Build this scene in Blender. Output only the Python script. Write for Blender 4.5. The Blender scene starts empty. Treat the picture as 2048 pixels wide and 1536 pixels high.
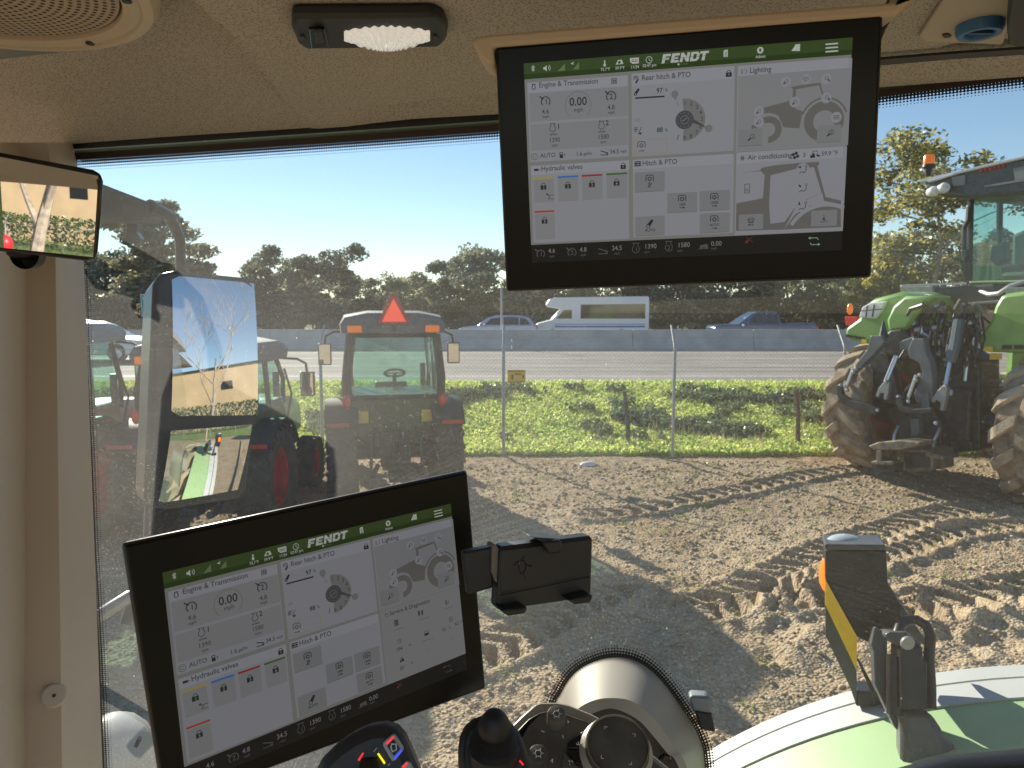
import bpy, math, random
import numpy as np
from mathutils import Matrix, Vector
rad = math.radians
random.seed(7); RNG = np.random.default_rng(7)
S = bpy.context.scene
COL = S.collection
EYE = 2.75
# ---------------------------------------------------------------- camera
PITCH = math.atan(148/1420.0)
camd = bpy.data.cameras.new('camera'); cam = bpy.data.objects.new('camera', camd); COL.objects.link(cam)
cam.location = (0, 0, EYE); cam.rotation_euler = (math.pi/2-PITCH, 0, 0)
camd.sensor_width = 36; camd.lens = 36*1420/2048.0
camd.clip_start = 0.02; camd.clip_end = 3000
camd.dof.use_dof = True; camd.dof.focus_distance = 0.75; camd.dof.aperture_fstop = 20
S.camera = cam
# ---------------------------------------------------------------- sky and sun
SUN_EL = rad(24); SX, SY = -0.50, 0.866
W = bpy.data.worlds.new('World'); S.world = W; W.use_nodes = True
nt = W.node_tree; bg = nt.nodes['Background']
sky = nt.nodes.new('ShaderNodeTexSky'); sky.sky_type = 'NISHITA'; sky.sun_disc = False
sky.sun_elevation = SUN_EL; sky.sun_rotation = math.atan2(SX, SY)
sky.air_density = 1.0; sky.dust_density = 0.0; sky.ozone_density = 1.8; sky.altitude = 200
nt.links.new(sky.outputs[0], bg.inputs[0]); bg.inputs[1].default_value = 0.062
sl = bpy.data.lights.new('sun', 'SUN'); sl.energy = 3.7; sl.angle = rad(0.5); sl.color = (1.0, 0.90, 0.76)
so = bpy.data.objects.new('sun', sl); COL.objects.link(so)
sd = Vector((SX, SY, 0)).normalized()*math.cos(SUN_EL) + Vector((0, 0, math.sin(SUN_EL)))
so.rotation_euler = sd.to_track_quat('Z', 'Y').to_euler(); so.location = (-20, 40, 30)
S.view_settings.view_transform = 'Standard'; S.view_settings.look = 'None'
S.view_settings.exposure = 1.22; S.view_settings.gamma = 1
S.cycles.max_bounces = 8; S.cycles.transparent_max_bounces = 16
S.cycles.caustics_reflective = False; S.cycles.caustics_refractive = False
S.cycles.sample_clamp_indirect = 6

# ---------------------------------------------------------------- helpers
CP, SP = math.cos(PITCH), math.sin(PITCH)
def ray(px, py):
    x = (px-1024)/1420.0; y = -(py-768)/1420.0
    return Vector((x, CP+y*SP, -SP+y*CP))
ORG = Vector((0, 0, EYE))
def pt(px, py, D):                  # the place D metres ahead that the photo shows at (px, py)
    d = ray(px, py); return ORG + d*(D/d.y)
def on(px, py, p0, n):
    d = ray(px, py); return ORG + d*((p0-ORG).dot(n)/d.dot(n))
def V(*a): return Vector(a)
class Frame:                        # a plane with its own axes: x right, y away, z up
    def __init__(s, o, ex, ez):
        s.o = Vector(o); s.x = Vector(ex).normalized(); s.z = Vector(ez)
        s.z = (s.z - s.x*s.z.dot(s.x)).normalized(); s.y = s.z.cross(s.x)
        s.M = Matrix(((s.x.x, s.y.x, s.z.x, s.o.x), (s.x.y, s.y.y, s.z.y, s.o.y), (s.x.z, s.y.z, s.z.z, s.o.z), (0, 0, 0, 1)))
    def loc(s, px, py, dy=0.0):
        p = on(px, py, s.o+s.y*dy, s.y)-s.o
        return p.dot(s.x), p.dot(s.z)
    def pts(s, l, dy=0.0): return [s.loc(px, py, dy) for px, py in l]

MATS = {}
def nodes(m):
    m.use_nodes = True; return m.node_tree.nodes, m.node_tree.links
def M(name, col, rough=0.5, metal=0.0, noise=0.0, nscale=20, bump=0.0, bscale=60, emit=None, estr=0, coat=0.0, spec=0.5, col2=None, detail=4):
    if name in MATS: return MATS[name]
    m = bpy.data.materials.new(name); N, L = nodes(m); b = N['Principled BSDF']
    b.inputs['Base Color'].default_value = (*col, 1); b.inputs['Roughness'].default_value = rough
    b.inputs['Metallic'].default_value = metal; b.inputs['Specular IOR Level'].default_value = spec
    if coat: b.inputs['Coat Weight'].default_value = coat; b.inputs['Coat Roughness'].default_value = 0.08
    if emit: b.inputs['Emission Color'].default_value = (*emit, 1); b.inputs['Emission Strength'].default_value = estr
    if noise or bump or col2:
        tc = N.new('ShaderNodeTexCoord')
    if noise or col2:
        n = N.new('ShaderNodeTexNoise'); n.inputs['Scale'].default_value = nscale; n.inputs['Detail'].default_value = detail
        L.new(tc.outputs['Object'], n.inputs['Vector'])
        r = N.new('ShaderNodeValToRGB')
        c2 = col2 if col2 else tuple(c*(1-noise) for c in col)
        c1 = col if col2 else tuple(min(1, c*(1+noise)) for c in col)
        r.color_ramp.elements[0].position = .35; r.color_ramp.elements[1].position = .65
        r.color_ramp.elements[0].color = (*c2, 1); r.color_ramp.elements[1].color = (*c1, 1)
        L.new(n.outputs['Fac'], r.inputs[0]); L.new(r.outputs[0], b.inputs['Base Color'])
    if bump:
        n2 = N.new('ShaderNodeTexNoise'); n2.inputs['Scale'].default_value = bscale; n2.inputs['Detail'].default_value = 5
        L.new(tc.outputs['Object'], n2.inputs['Vector'])
        bp = N.new('ShaderNodeBump'); bp.inputs['Strength'].default_value = bump; bp.inputs['Distance'].default_value = 0.02
        L.new(n2.outputs['Fac'], bp.inputs['Height']); L.new(bp.outputs[0], b.inputs['Normal'])
    MATS[name] = m; return m
def EM(name, col, k=1.0, gloss=True):      # a lit display colour under glass
    if name in MATS: return MATS[name]
    m = bpy.data.materials.new(name); N, L = nodes(m); b = N['Principled BSDF']
    b.inputs['Base Color'].default_value = (0.008, 0.008, 0.008, 1); b.inputs['Roughness'].default_value = .28; b.inputs['Specular IOR Level'].default_value = .22
    b.inputs['Emission Color'].default_value = (*col, 1); b.inputs['Emission Strength'].default_value = k
    MATS[name] = m; return m

class MB:
    def __init__(s): s.v = []; s.f = []; s.m = []; s.T = Matrix.Identity(4); s.mi = 0
    def add(s, vs, fs, mi=None):
        o = len(s.v); s.v += [s.T @ Vector(p) for p in vs]
        s.f += [tuple(i+o for i in f) for f in fs]; s.m += [s.mi if mi is None else mi]*len(fs); return s
    def box(s, c, d, rz=0, R=None, mi=None):
        x, y, z = d[0]/2, d[1]/2, d[2]/2
        vs = [Vector((a*x, b*y, g*z)) for a in (-1, 1) for b in (-1, 1) for g in (-1, 1)]
        Q = R if R is not None else Matrix.Rotation(rz, 3, 'Z')
        vs = [Q @ p + Vector(c) for p in vs]
        return s.add(vs, [(0, 1, 3, 2), (4, 6, 7, 5), (0, 4, 5, 1), (2, 3, 7, 6), (0, 2, 6, 4), (1, 5, 7, 3)], mi)
    def tube(s, path, r, n=8, mi=None, cap=True):
        path = [Vector(p) for p in path]; k = len(path)
        rs = r if isinstance(r, (list, tuple)) else [r]*k
        vs = []; up = Vector((0, 0, 1)); prev = None
        for i, p in enumerate(path):
            t = (path[min(i+1, k-1)]-path[max(i-1, 0)]).normalized()
            if prev is None:
                a = t.cross(up if abs(t.z) < .95 else Vector((1, 0, 0))).normalized()
            else:
                a = (prev - t*prev.dot(t)).normalized()
            prev = a; b = t.cross(a)
            for j in range(n):
                w = 2*math.pi*j/n; vs.append(p+a*(math.cos(w)*rs[i])+b*(math.sin(w)*rs[i]))
        fs = [(i*n+j, i*n+(j+1) % n, (i+1)*n+(j+1) % n, (i+1)*n+j) for i in range(k-1) for j in range(n)]
        if cap: fs += [tuple(range(n-1, -1, -1)), tuple(range((k-1)*n, k*n))]
        return s.add(vs, fs, mi)
    def prism(s, poly, y0, y1, mi=None, shrink=1.0, F=None):   # polygon in (x,z), from y0 to y1
        n = len(poly); cx = sum(p[0] for p in poly)/n; cz = sum(p[1] for p in poly)/n
        vs = [(x, y0, z) for x, z in poly]+[(cx+(x-cx)*shrink, y1, cz+(z-cz)*shrink) for x, z in poly]
        if F: vs = [F.M @ Vector(p) for p in vs]
        fs = [tuple(range(n)), tuple(range(2*n-1, n-1, -1))]+[(i, i+n, (i+1) % n+n, (i+1) % n) for i in range(n)]
        return s.add(vs, fs, mi)
    def lathe(s, prof, n=32, axis='Z', c=(0, 0, 0), mi=None, Q=None, closed=False):   # prof: (r, h)
        c = Vector(c); vs = []
        for i in range(n):
            w = 2*math.pi*i/n; cw, sw = math.cos(w), math.sin(w)
            for r, h in prof:
                p = Vector((r*cw, r*sw, h)) if axis == 'Z' else (Vector((h, r*cw, r*sw)) if axis == 'X' else Vector((r*cw, h, r*sw)))
                vs.append((Q @ p if Q else p)+c)
        k = len(prof)
        fs = [(i*k+j, i*k+j+1, ((i+1) % n)*k+j+1, ((i+1) % n)*k+j) for i in range(n) for j in range(k-1)]
        if closed: fs += [(i*k+k-1, i*k, ((i+1) % n)*k, ((i+1) % n)*k+k-1) for i in range(n)]
        return s.add(vs, fs, mi)
    def sphere(s, c, r, n=12, sc=(1, 1, 1), mi=None, Q=None):
        vs = []; fs = []
        k = n//2
        for i in range(k+1):
            a = math.pi*i/k
            for j in range(n):
                w = 2*math.pi*j/n
                p = Vector((r*sc[0]*math.sin(a)*math.cos(w), r*sc[1]*math.sin(a)*math.sin(w), r*sc[2]*math.cos(a)))
                vs.append((Q @ p if Q else p)+Vector(c))
        for i in range(k):
            for j in range(n): fs.append((i*n+j, (i+1)*n+j, (i+1)*n+(j+1) % n, i*n+(j+1) % n))
        return s.add(vs, fs, mi)
    def grid(s, rows, mi=None, thick=None):      # rows of points -> sheet, or a slab of that thickness along vector
        n, k = len(rows), len(rows[0]); vs = [Vector(p) for r in rows for p in r]
        fs = [(i*k+j, i*k+j+1, (i+1)*k+j+1, (i+1)*k+j) for i in range(n-1) for j in range(k-1)]
        if thick is not None:
            t = Vector(thick); o = n*k; vs += [p+t for p in vs]
            fs += [tuple(o+q for q in f[::-1]) for f in fs]
            for i in range(n-1): fs += [(i*k, (i+1)*k, (i+1)*k+o, i*k+o), (i*k+k-1, i*k+k-1+o, (i+1)*k+k-1+o, (i+1)*k+k-1)]
            for j in range(k-1): fs += [(j, j+o, j+1+o, j+1), ((n-1)*k+j, (n-1)*k+j+1, (n-1)*k+j+1+o, (n-1)*k+j+o)]
        return s.add(vs, fs, mi)
    def build(s, name, mats, parent=None, smooth=False, bevel=0, world=False, fix=True, seg=2):
        me = bpy.data.meshes.new(name)
        me.from_pydata([tuple(p) for p in s.v], [], s.f)
        if not isinstance(mats, (list, tuple)): mats = [mats]
        for m in mats: me.materials.append(m)
        if len(mats) > 1: me.polygons.foreach_set('material_index', s.m)
        if fix:
            import bmesh
            b = bmesh.new(); b.from_mesh(me); bmesh.ops.recalc_face_normals(b, faces=b.faces); b.to_mesh(me); b.free()
        if smooth:
            me.polygons.foreach_set('use_smooth', [True]*len(me.polygons))
            try: me.set_sharp_from_angle(angle=rad(38))
            except Exception: pass
        o = bpy.data.objects.new(name, me); COL.objects.link(o)
        if parent is not None:
            o.parent = parent
            if world: o.matrix_parent_inverse = WM[parent.name].inverted() if parent.name in WM else Matrix.Identity(4)
        WM[o.name] = Matrix.Identity(4)
        if bevel:
            md = o.modifiers.new('bevel', 'BEVEL'); md.width = bevel; md.segments = seg; md.limit_method = 'ANGLE'; md.angle_limit = rad(40)
        return o
WM = {}
def thing(name, label, cat, loc=(0, 0, 0), rz=0, group=None):
    o = bpy.data.objects.new(name, None); COL.objects.link(o); o.location = loc; o.rotation_euler = (0, 0, rz)
    o.empty_display_size = .2
    WM[o.name] = Matrix.Translation(loc) @ Matrix.Rotation(rz, 4, 'Z')
    o['label'] = label; o['category'] = cat
    if group: o['group'] = group
    return o
def tag(o, label, cat, group=None, kind=None):
    o['label'] = label; o['category'] = cat
    if group: o['group'] = group
    if kind: o['kind'] = kind
    return o
def struct(o, label=None):
    o['kind'] = 'structure'
    if label: o['label'] = label
    return o
def copy_tree(o, parent=None):
    c = o.copy(); COL.objects.link(c)
    if parent is not None: c.parent = parent
    for ch in [x for x in KIDS.get(o.name, [])]:
        copy_tree(ch, c)
    return c
KIDS = {}
def index_kids():
    KIDS.clear()
    for o in bpy.data.objects:
        if o.parent: KIDS.setdefault(o.parent.name, []).append(o)

# ---------------------------------------------------------------- common materials
m_tyre = M('tyre rubber', (.05, .045, .04), .85, noise=.5, nscale=6, bump=.3, col2=(.12, .095, .065))
m_tyre2 = M('muddy tyre rubber', (.40, .31, .21), .95, col2=(.15, .125, .095), nscale=5, bump=.5, bscale=30)
m_black = M('black plastic', (.018, .018, .02), .45, bump=.05, bscale=400)
m_blackg = M('black gloss', (.008, .008, .009), .12)
m_dark = M('dark steel', (.05, .052, .055), .42, metal=.3, noise=.4, nscale=8)
m_grey = M('grey paint', (.13, .15, .165), .35, noise=.15, nscale=5)
m_steel = M('bright steel', (.55, .56, .57), .28, metal=.9)
m_galv = M('galvanised steel', (.42, .43, .44), .5, metal=.5, noise=.15, nscale=30)
m_green = M('green paint', (.21, .39, .09), .38, noise=.12, nscale=3, coat=.3)
m_dgreen = M('dark green paint', (.022, .06, .022), .35, noise=.15, nscale=3)
m_red = M('red paint', (.5, .025, .018), .4, noise=.25, nscale=6)
m_orange = M('orange lens', (.9, .2, .02), .2, emit=(1, .22, .02), estr=.12)
m_redlens = M('red lens', (.8, .03, .02), .2)
m_white = M('white lens', (.8, .8, .8), .15)
m_yellow = M('yellow sticker', (.8, .55, .04), .4)
m_trim = M('tan plastic', (.52, .43, .32), .5, bump=.03, bscale=500)
def schlick(N, L, f0=.04):            # reflectance of a thin pane, the same from both sides
    g = N.new('ShaderNodeNewGeometry'); d = N.new('ShaderNodeVectorMath'); d.operation = 'DOT_PRODUCT'; L.new(g.outputs['Normal'], d.inputs[0]); L.new(g.outputs['Incoming'], d.inputs[1])
    def mt(o, a, v, rev=False):
        q = N.new('ShaderNodeMath'); q.operation = o
        if rev: q.inputs[0].default_value = v; L.new(a, q.inputs[1])
        else: L.new(a, q.inputs[0]); q.inputs[1].default_value = v
        return q.outputs[0]
    a = mt('ABSOLUTE', d.outputs['Value'], 0); p = mt('POWER', mt('SUBTRACT', a, 1.0, True), 5.0)
    return mt('ADD', mt('MULTIPLY', p, .6), f0)
def glassmat(name, tint, k=.12, rough=.03, trans=1.0):
    m = bpy.data.materials.new(name); N, L = nodes(m); N.remove(N['Principled BSDF']); out = N['Material Output']
    t = N.new('ShaderNodeBsdfTransparent'); t.inputs[0].default_value = (*tint, 1)
    g = N.new('ShaderNodeBsdfGlossy'); g.inputs['Roughness'].default_value = rough; g.inputs[0].default_value = (.9, .95, .95, 1)
    mx = N.new('ShaderNodeMixShader'); L.new(schlick(N, L), mx.inputs[0]); L.new(t.outputs[0], mx.inputs[1]); L.new(g.outputs[0], mx.inputs[2])
    df = N.new('ShaderNodeBsdfDiffuse'); df.inputs[0].default_value = (.6, .8, .72, 1)
    m2 = N.new('ShaderNodeMixShader'); m2.inputs[0].default_value = k; L.new(mx.outputs[0], m2.inputs[1]); L.new(df.outputs[0], m2.inputs[2])
    L.new(m2.outputs[0], out.inputs[0]); return m
m_tglass = glassmat('tinted cab glass', (.62, .85, .78), .10)
m_mirror = M('mirror silver', (.92, .93, .94), .015, metal=1.0)

# ================================================================ GROUND, ROAD, BARRIER
def ground_mat():
    m = bpy.data.materials.new('gravel dirt'); N, L = nodes(m); b = N['Principled BSDF']; b.inputs['Roughness'].default_value = .95
    b.inputs['Specular IOR Level'].default_value = .15
    tc = N.new('ShaderNodeTexCoord')
    v = N.new('ShaderNodeTexVoronoi'); v.inputs['Scale'].default_value = 38; L.new(tc.outputs['Object'], v.inputs['Vector'])
    r = N.new('ShaderNodeValToRGB'); e = r.color_ramp.elements
    e[0].position = .0; e[0].color = (.34, .26, .165, 1); e[1].position = 1; e[1].color = (.65, .535, .375, 1)
    L.new(v.outputs['Color'], r.inputs[0])
    n = N.new('ShaderNodeTexNoise'); n.inputs['Scale'].default_value = .9; n.inputs['Detail'].default_value = 8; n.inputs['Roughness'].default_value = .65
    L.new(tc.outputs['Object'], n.inputs['Vector'])
    r2 = N.new('ShaderNodeValToRGB'); f = r2.color_ramp.elements
    f[0].position = .32; f[0].color = (.70, .63, .55, 1); f[1].position = .68; f[1].color = (1, 1, 1, 1)
    L.new(n.outputs['Fac'], r2.inputs[0])
    mx = N.new('ShaderNodeMix'); mx.data_type = 'RGBA'; mx.blend_type = 'MULTIPLY'; mx.inputs[0].default_value = 1
    L.new(r.outputs[0], mx.inputs[6]); L.new(r2.outputs[0], mx.inputs[7])
    # sparse weeds
    n3 = N.new('ShaderNodeTexNoise'); n3.inputs['Scale'].default_value = 2.3; n3.inputs['Detail'].default_value = 9; n3.inputs['Roughness'].default_value = .8
    L.new(tc.outputs['Object'], n3.inputs['Vector'])
    r3 = N.new('ShaderNodeValToRGB'); g = r3.color_ramp.elements; g[0].position = .63; g[0].color = (0, 0, 0, 1); g[1].position = .67; g[1].color = (.6, .6, .6, 1)
    L.new(n3.outputs['Fac'], r3.inputs[0])
    m3 = N.new('ShaderNodeMix'); m3.data_type = 'RGBA'; L.new(r3.outputs[0], m3.inputs[0]); L.new(mx.outputs[2], m3.inputs[6]); m3.inputs[7].default_value = (.20, .24, .06, 1)
    L.new(m3.outputs[2], b.inputs['Base Color'])
    v2 = N.new('ShaderNodeTexVoronoi'); v2.inputs['Scale'].default_value = 38; L.new(tc.outputs['Object'], v2.inputs['Vector'])
    bp = N.new('ShaderNodeBump'); bp.inputs['Strength'].default_value = .9; bp.inputs['Distance'].default_value = .016; bp.invert = True
    L.new(v2.outputs['Distance'], bp.inputs['Height'])
    n4 = N.new('ShaderNodeTexNoise'); n4.inputs['Scale'].default_value = 14; n4.inputs['Detail'].default_value = 6; L.new(tc.outputs['Object'], n4.inputs['Vector'])
    b2 = N.new('ShaderNodeBump'); b2.inputs['Strength'].default_value = .7; b2.inputs['Distance'].default_value = .028
    L.new(n4.outputs['Fac'], b2.inputs['Height']); L.new(bp.outputs[0], b2.inputs['Normal']); L.new(b2.outputs[0], b.inputs['Normal'])
    return m
m_ground = ground_mat()
def vnoise(X, Y, sc, seed):
    r = np.random.default_rng(seed); G = r.random((512, 512))
    x = X*sc+1000; y = Y*sc+1000; xi = np.floor(x).astype(int); yi = np.floor(y).astype(int); fx = x-xi; fy = y-yi
    fx = fx*fx*(3-2*fx); fy = fy*fy*(3-2*fy)
    g = lambda a, b: G[a % 512, b % 512]
    return (g(xi, yi)*(1-fx)+g(xi+1, yi)*fx)*(1-fy)+(g(xi, yi+1)*(1-fx)+g(xi+1, yi+1)*fx)*fy-.5
def gxy(px, py): p = on(px, py, V(0, 0, 0), V(0, 0, 1)); return p.x, p.y
x0, x1, y0, y1 = -9.0, 12.0, 1.6, 13.3; STEP = .026
xs = np.arange(x0, x1, STEP); ys = np.arange(y0, y1, STEP); X, Y = np.meshgrid(xs, ys)
Z = vnoise(X, Y, .35, 1)*.10+vnoise(X, Y, 1.3, 2)*.05+vnoise(X, Y, 4, 3)*.03+vnoise(X, Y, 11, 4)*.018+vnoise(X, Y, 21, 6)*.010
def track(line, w, depth, lug, seed, side=0):
    global Z
    P = np.array([gxy(*q) for q in line]); best = np.full(X.shape, 1e9); sa = np.zeros(X.shape); lat = np.zeros(X.shape); acc = 0
    for a, b in zip(P[:-1], P[1:]):
        d = b-a; Ln = np.hypot(*d); d = d/Ln
        t = np.clip((X-a[0])*d[0]+(Y-a[1])*d[1], 0, Ln); qx = X-a[0]-t*d[0]; qy = Y-a[1]-t*d[1]
        dist = np.hypot(qx, qy); mk = dist < best
        best = np.where(mk, dist, best); sa = np.where(mk, acc+t, sa); lat = np.where(mk, -(X-a[0])*d[1]+(Y-a[1])*d[0], lat); acc += Ln
    ins = np.clip((w/2-best)/.06, 0, 1)
    rim = np.exp(-((best-w/2-.04)/.07)**2)*.05
    ph = (sa+np.abs(lat)*.55*(1 if side == 0 else side))/lug+vnoise(X, Y, 2, seed)*.25
    ch = np.clip(np.sin(ph*2*math.pi)*3.0+.4, -1, 1)
    Z = Z*(1-.6*ins)-ins*depth*(.5-ch*.5)+ins*.03*ch*(1+vnoise(X, Y, 5, seed+5))+rim
track([(1180, 1040), (1300, 1024), (1450, 995), (1600, 962), (1760, 938)], .40, .16, .27, 11)
track([(1400, 1235), (1500, 1200), (1600, 1150), (1700, 1100), (1850, 1050), (2020, 1010)], .55, .16, .23, 13)
track([(1560, 1230), (1750, 1130), (1900, 1080), (2048, 1060)], .40, .10, .22, 15)
track([(900, 1345), (1010, 1300), (1130, 1240), (1240, 1190)], .50, .13, .22, 17)
track([(1500, 1190), (1750, 1250), (2048, 1200), (2300, 1150)], .6, .12, .25, 19)
rough = np.exp(-(((X-3.6)/2.0)**2+((Y-5.9)/1.5)**2))
Z += rough*(np.abs(vnoise(X, Y, 3.2, 23))*.20+vnoise(X, Y, 7, 24)*.08)
ex = np.minimum(np.minimum(X-x0, x1-X), np.minimum((Y-y0)*2, (y1-Y)))
Z = Z*np.clip(ex/.5, 0, 1)+.03
nx, ny = len(xs), len(ys)
vv = np.stack([X.ravel(), Y.ravel(), Z.ravel()], 1)
idx = np.arange(nx*ny).reshape(ny, nx)
ff = np.stack([idx[:-1, :-1].ravel(), idx[:-1, 1:].ravel(), idx[1:, 1:].ravel(), idx[1:, :-1].ravel()], 1)
def npmesh(name, vv, ff, mat, smooth=False):
    me = bpy.data.meshes.new(name); n = len(ff); k = ff.shape[1]
    me.vertices.add(len(vv)); me.vertices.foreach_set('co', vv.astype(np.float32).ravel())
    me.loops.add(n*k); me.loops.foreach_set('vertex_index', ff.astype(np.int32).ravel())
    me.polygons.add(n); me.polygons.foreach_set('loop_start', np.arange(0, n*k, k, dtype=np.int32)); me.polygons.foreach_set('loop_total', np.full(n, k, dtype=np.int32))
    if smooth: me.polygons.foreach_set('use_smooth', np.ones(n, dtype=bool))
    me.update(calc_edges=True); me.validate()
    for m in (mat if isinstance(mat, list) else [mat]): me.materials.append(m)
    o = bpy.data.objects.new(name, me); COL.objects.link(o); return o
def gz(x, y):
    i = int(np.clip((x-x0)/STEP, 0, nx-1)); j = int(np.clip((y-y0)/STEP, 0, ny-1)); return float(Z[j, i])
struct(npmesh('yard_gravel', vv, ff, m_ground, True), 'tan gravel yard with deep tyre tracks pressed into it')
o = MB().grid([[(-700, -700, -.05), (700, -700, -.05)], [(-700, 900, -.05), (700, 900, -.05)]]).build('ground', m_ground); struct(o)
# loose stones and clods, uncountable
def scatter_stones(n, seed):
    r = np.random.default_rng(seed); base = []
    ico = [(0, 0, 1), (.89, 0, .45), (.28, .85, .45), (-.72, .53, .45), (-.72, -.53, .45), (.28, -.85, .45), (.72, .53, -.45), (-.28, .85, -.45), (-.89, 0, -.45), (-.28, -.85, -.45), (.72, -.53, -.45), (0, 0, -1)]
    icf = [(0, 1, 2), (0, 2, 3), (0, 3, 4), (0, 4, 5), (0, 5, 1), (1, 6, 2), (2, 7, 3), (3, 8, 4), (4, 9, 5), (5, 10, 1), (2, 6, 7), (3, 7, 8), (4, 8, 9), (5, 9, 10), (1, 10, 6), (6, 11, 7), (7, 11, 8), (8, 11, 9), (9, 11, 10), (10, 11, 6)]
    ico = np.array(ico); icf = np.array(icf)
    D = 3.2+9.3*r.random(n)**1.25; U = (r.random(n)*1.9-.95)*D*.85+.3
    k = (U > x0+.3) & (U < x1-.3); D = D[k]; U = U[k]; n = len(D)
    sz = (.004+.017*r.random(n)**5)*(0.6+D/11)
    jj = np.clip(((D-y0)/STEP).astype(int), 0, ny-1); ii = np.clip(((U-x0)/STEP).astype(int), 0, nx-1); zz = Z[jj, ii]
    vs = ico[None]*(1+.35*(r.random((n, 12, 3))-.5))*sz[:, None, None]*np.array([1.1, 1.1, .75])
    vs += np.stack([U, D, zz+sz*.3], 1)[:, None]
    fs = icf[None]+(np.arange(n)*12)[:, None, None]
    return vs.reshape(-1, 3), fs.reshape(-1, 3)
sv, sf = scatter_stones(46000, 5)
m_stone = M('loose stone', (.56, .46, .33), .95, col2=(.34, .25, .16), nscale=5, detail=8)
o = npmesh('gravel', sv, sf, m_stone); tag(o, 'loose stones and clods of earth strewn over the yard', 'gravel', kind='stuff')

# grass bank up to the highway
def bank_z(x, y): return np.interp(y, [12.6, 13.2, 14.2, 18.2, 18.9], [-.06, .03, .10, .72, .80])
gx = np.arange(-30, 34, .2); gy = np.arange(12.8, 19.0, .15); GX, GY = np.meshgrid(gx, gy)
GZ = bank_z(GX, GY)+(vnoise(GX, GY, .8, 31)*.10+vnoise(GX, GY, 2.5, 32)*.05)*np.clip((GY-13.2)*2, 0, 1)*np.clip((18.7-GY)*2, 0, 1)
idx = np.arange(GX.size).reshape(GX.shape)
gf = np.stack([idx[:-1, :-1].ravel(), idx[:-1, 1:].ravel(), idx[1:, 1:].ravel(), idx[1:, :-1].ravel()], 1)
m_soil = M('grassy soil', (.085, .13, .03), .95, col2=(.05, .07, .02), nscale=3, bump=.6, bscale=20)
struct(npmesh('grass_bank', np.stack([GX.ravel(), GY.ravel(), GZ.ravel()], 1), gf, m_soil, True))
def leafmat(name, c1, c2, trans=.45, nsc=2.0):
    m = bpy.data.materials.new(name); N, L = nodes(m); N.remove(N['Principled BSDF']); out = N['Material Output']
    tc = N.new('ShaderNodeTexCoord'); n = N.new('ShaderNodeTexNoise'); n.inputs['Scale'].default_value = nsc; n.inputs['Detail'].default_value = 6
    L.new(tc.outputs['Object'], n.inputs['Vector'])
    r = N.new('ShaderNodeValToRGB'); e = r.color_ramp.elements; e[0].position = .38; e[0].color = (*c2, 1); e[1].position = .62; e[1].color = (*c1, 1)
    L.new(n.outputs['Fac'], r.inputs[0])
    d = N.new('ShaderNodeBsdfDiffuse'); t = N.new('ShaderNodeBsdfTranslucent'); L.new(r.outputs[0], d.inputs[0]); L.new(r.outputs[0], t.inputs[0])
    g = N.new('ShaderNodeBsdfGlossy'); g.inputs['Roughness'].default_value = .35; g.inputs[0].default_value = (.8, .85, .8, 1)
    mx = N.new('ShaderNodeMixShader'); mx.inputs[0].default_value = trans; L.new(d.outputs[0], mx.inputs[1]); L.new(t.outputs[0], mx.inputs[2])
    m2 = N.new('ShaderNodeMixShader'); m2.inputs[0].default_value = .05; L.new(mx.outputs[0], m2.inputs[1]); L.new(g.outputs[0], m2.inputs[2])
    L.new(m2.outputs[0], out.inputs[0]); return m
def leaves(P, size, r, aspect=1.0, up=0.0):     # one bent quad per point, random facing
    n = len(P); a = r.normal(size=(n, 3)); a[:, 2] += up*2; a /= np.linalg.norm(a, axis=1)[:, None]
    b = r.normal(size=(n, 3)); b -= a*(a*b).sum(1)[:, None]; b /= np.linalg.norm(b, axis=1)[:, None]
    s = (size*(.6+.8*r.random(n)))[:, None] if np.isscalar(size) else size[:, None]
    A = a*s*aspect; B = b*s
    vs = np.stack([P-A*.5-B*.25, P-B*.5*0+B*.35, P+A*.5+B*.1, P-B*.42], 1)
    fs = np.arange(n*4).reshape(n, 4); return vs.reshape(-1, 3), fs
m_grassb = leafmat('bright grass', (.76, .84, .26), (.50, .66, .17), .64)
m_ivy = leafmat('dark ivy leaf', (.22, .30, .16), (.10, .15, .09), .35)
r = np.random.default_rng(41)
n = 260000; P = np.stack([r.random(n)*26-13, 13.05+5.7*r.random(n), np.zeros(n)], 1)
P[:, 0] *= P[:, 1]/13*.75; P[:, 2] = bank_z(P[:, 0], P[:, 1])+.02
patch = .8*vnoise(P[:, 0]*.8+P[:, 1]*.5, P[:, 1]*1.3, .9, 43)+.7*vnoise(P[:, 0]+P[:, 1]*.6, P[:, 1]*1.7, 2.2, 44)+.45*vnoise(P[:, 0], P[:, 1], 6, 45)
edge = np.exp(-((P[:, 1]-13.1)/.7)**2)+np.exp(-((P[:, 1]-18.6)/.7)**2)
dk = (patch > .20+edge*.6) & (r.random(n) > .12)
k = r.random(n) < .85; Pg = P[(~dk) & k].copy(); Pg[:, 2] += .10*r.random(len(Pg)); v1, f1 = leaves(Pg, .055, r, 1.9, .15)
o = npmesh('grass', v1, f1, m_grassb); tag(o, 'bright green grass and clover on the bank behind the fence', 'grass', kind='stuff')
Pd = P[dk].copy(); Pd[:, 2] += .02+.22*r.random(len(Pd)); v1, f1 = leaves(Pd, .075, r, 1.0, .1)
o = npmesh('ground_cover', v1, f1, m_ivy); tag(o, 'dark leafy ivy patches growing through the grass bank', 'ivy', kind='stuff')
q_ = r.random(n) < .05; Ps = P[q_ & (P[:, 1] < 18.4)].copy(); Ps[:, 2] += .06+.16*r.random(len(Ps))
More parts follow.
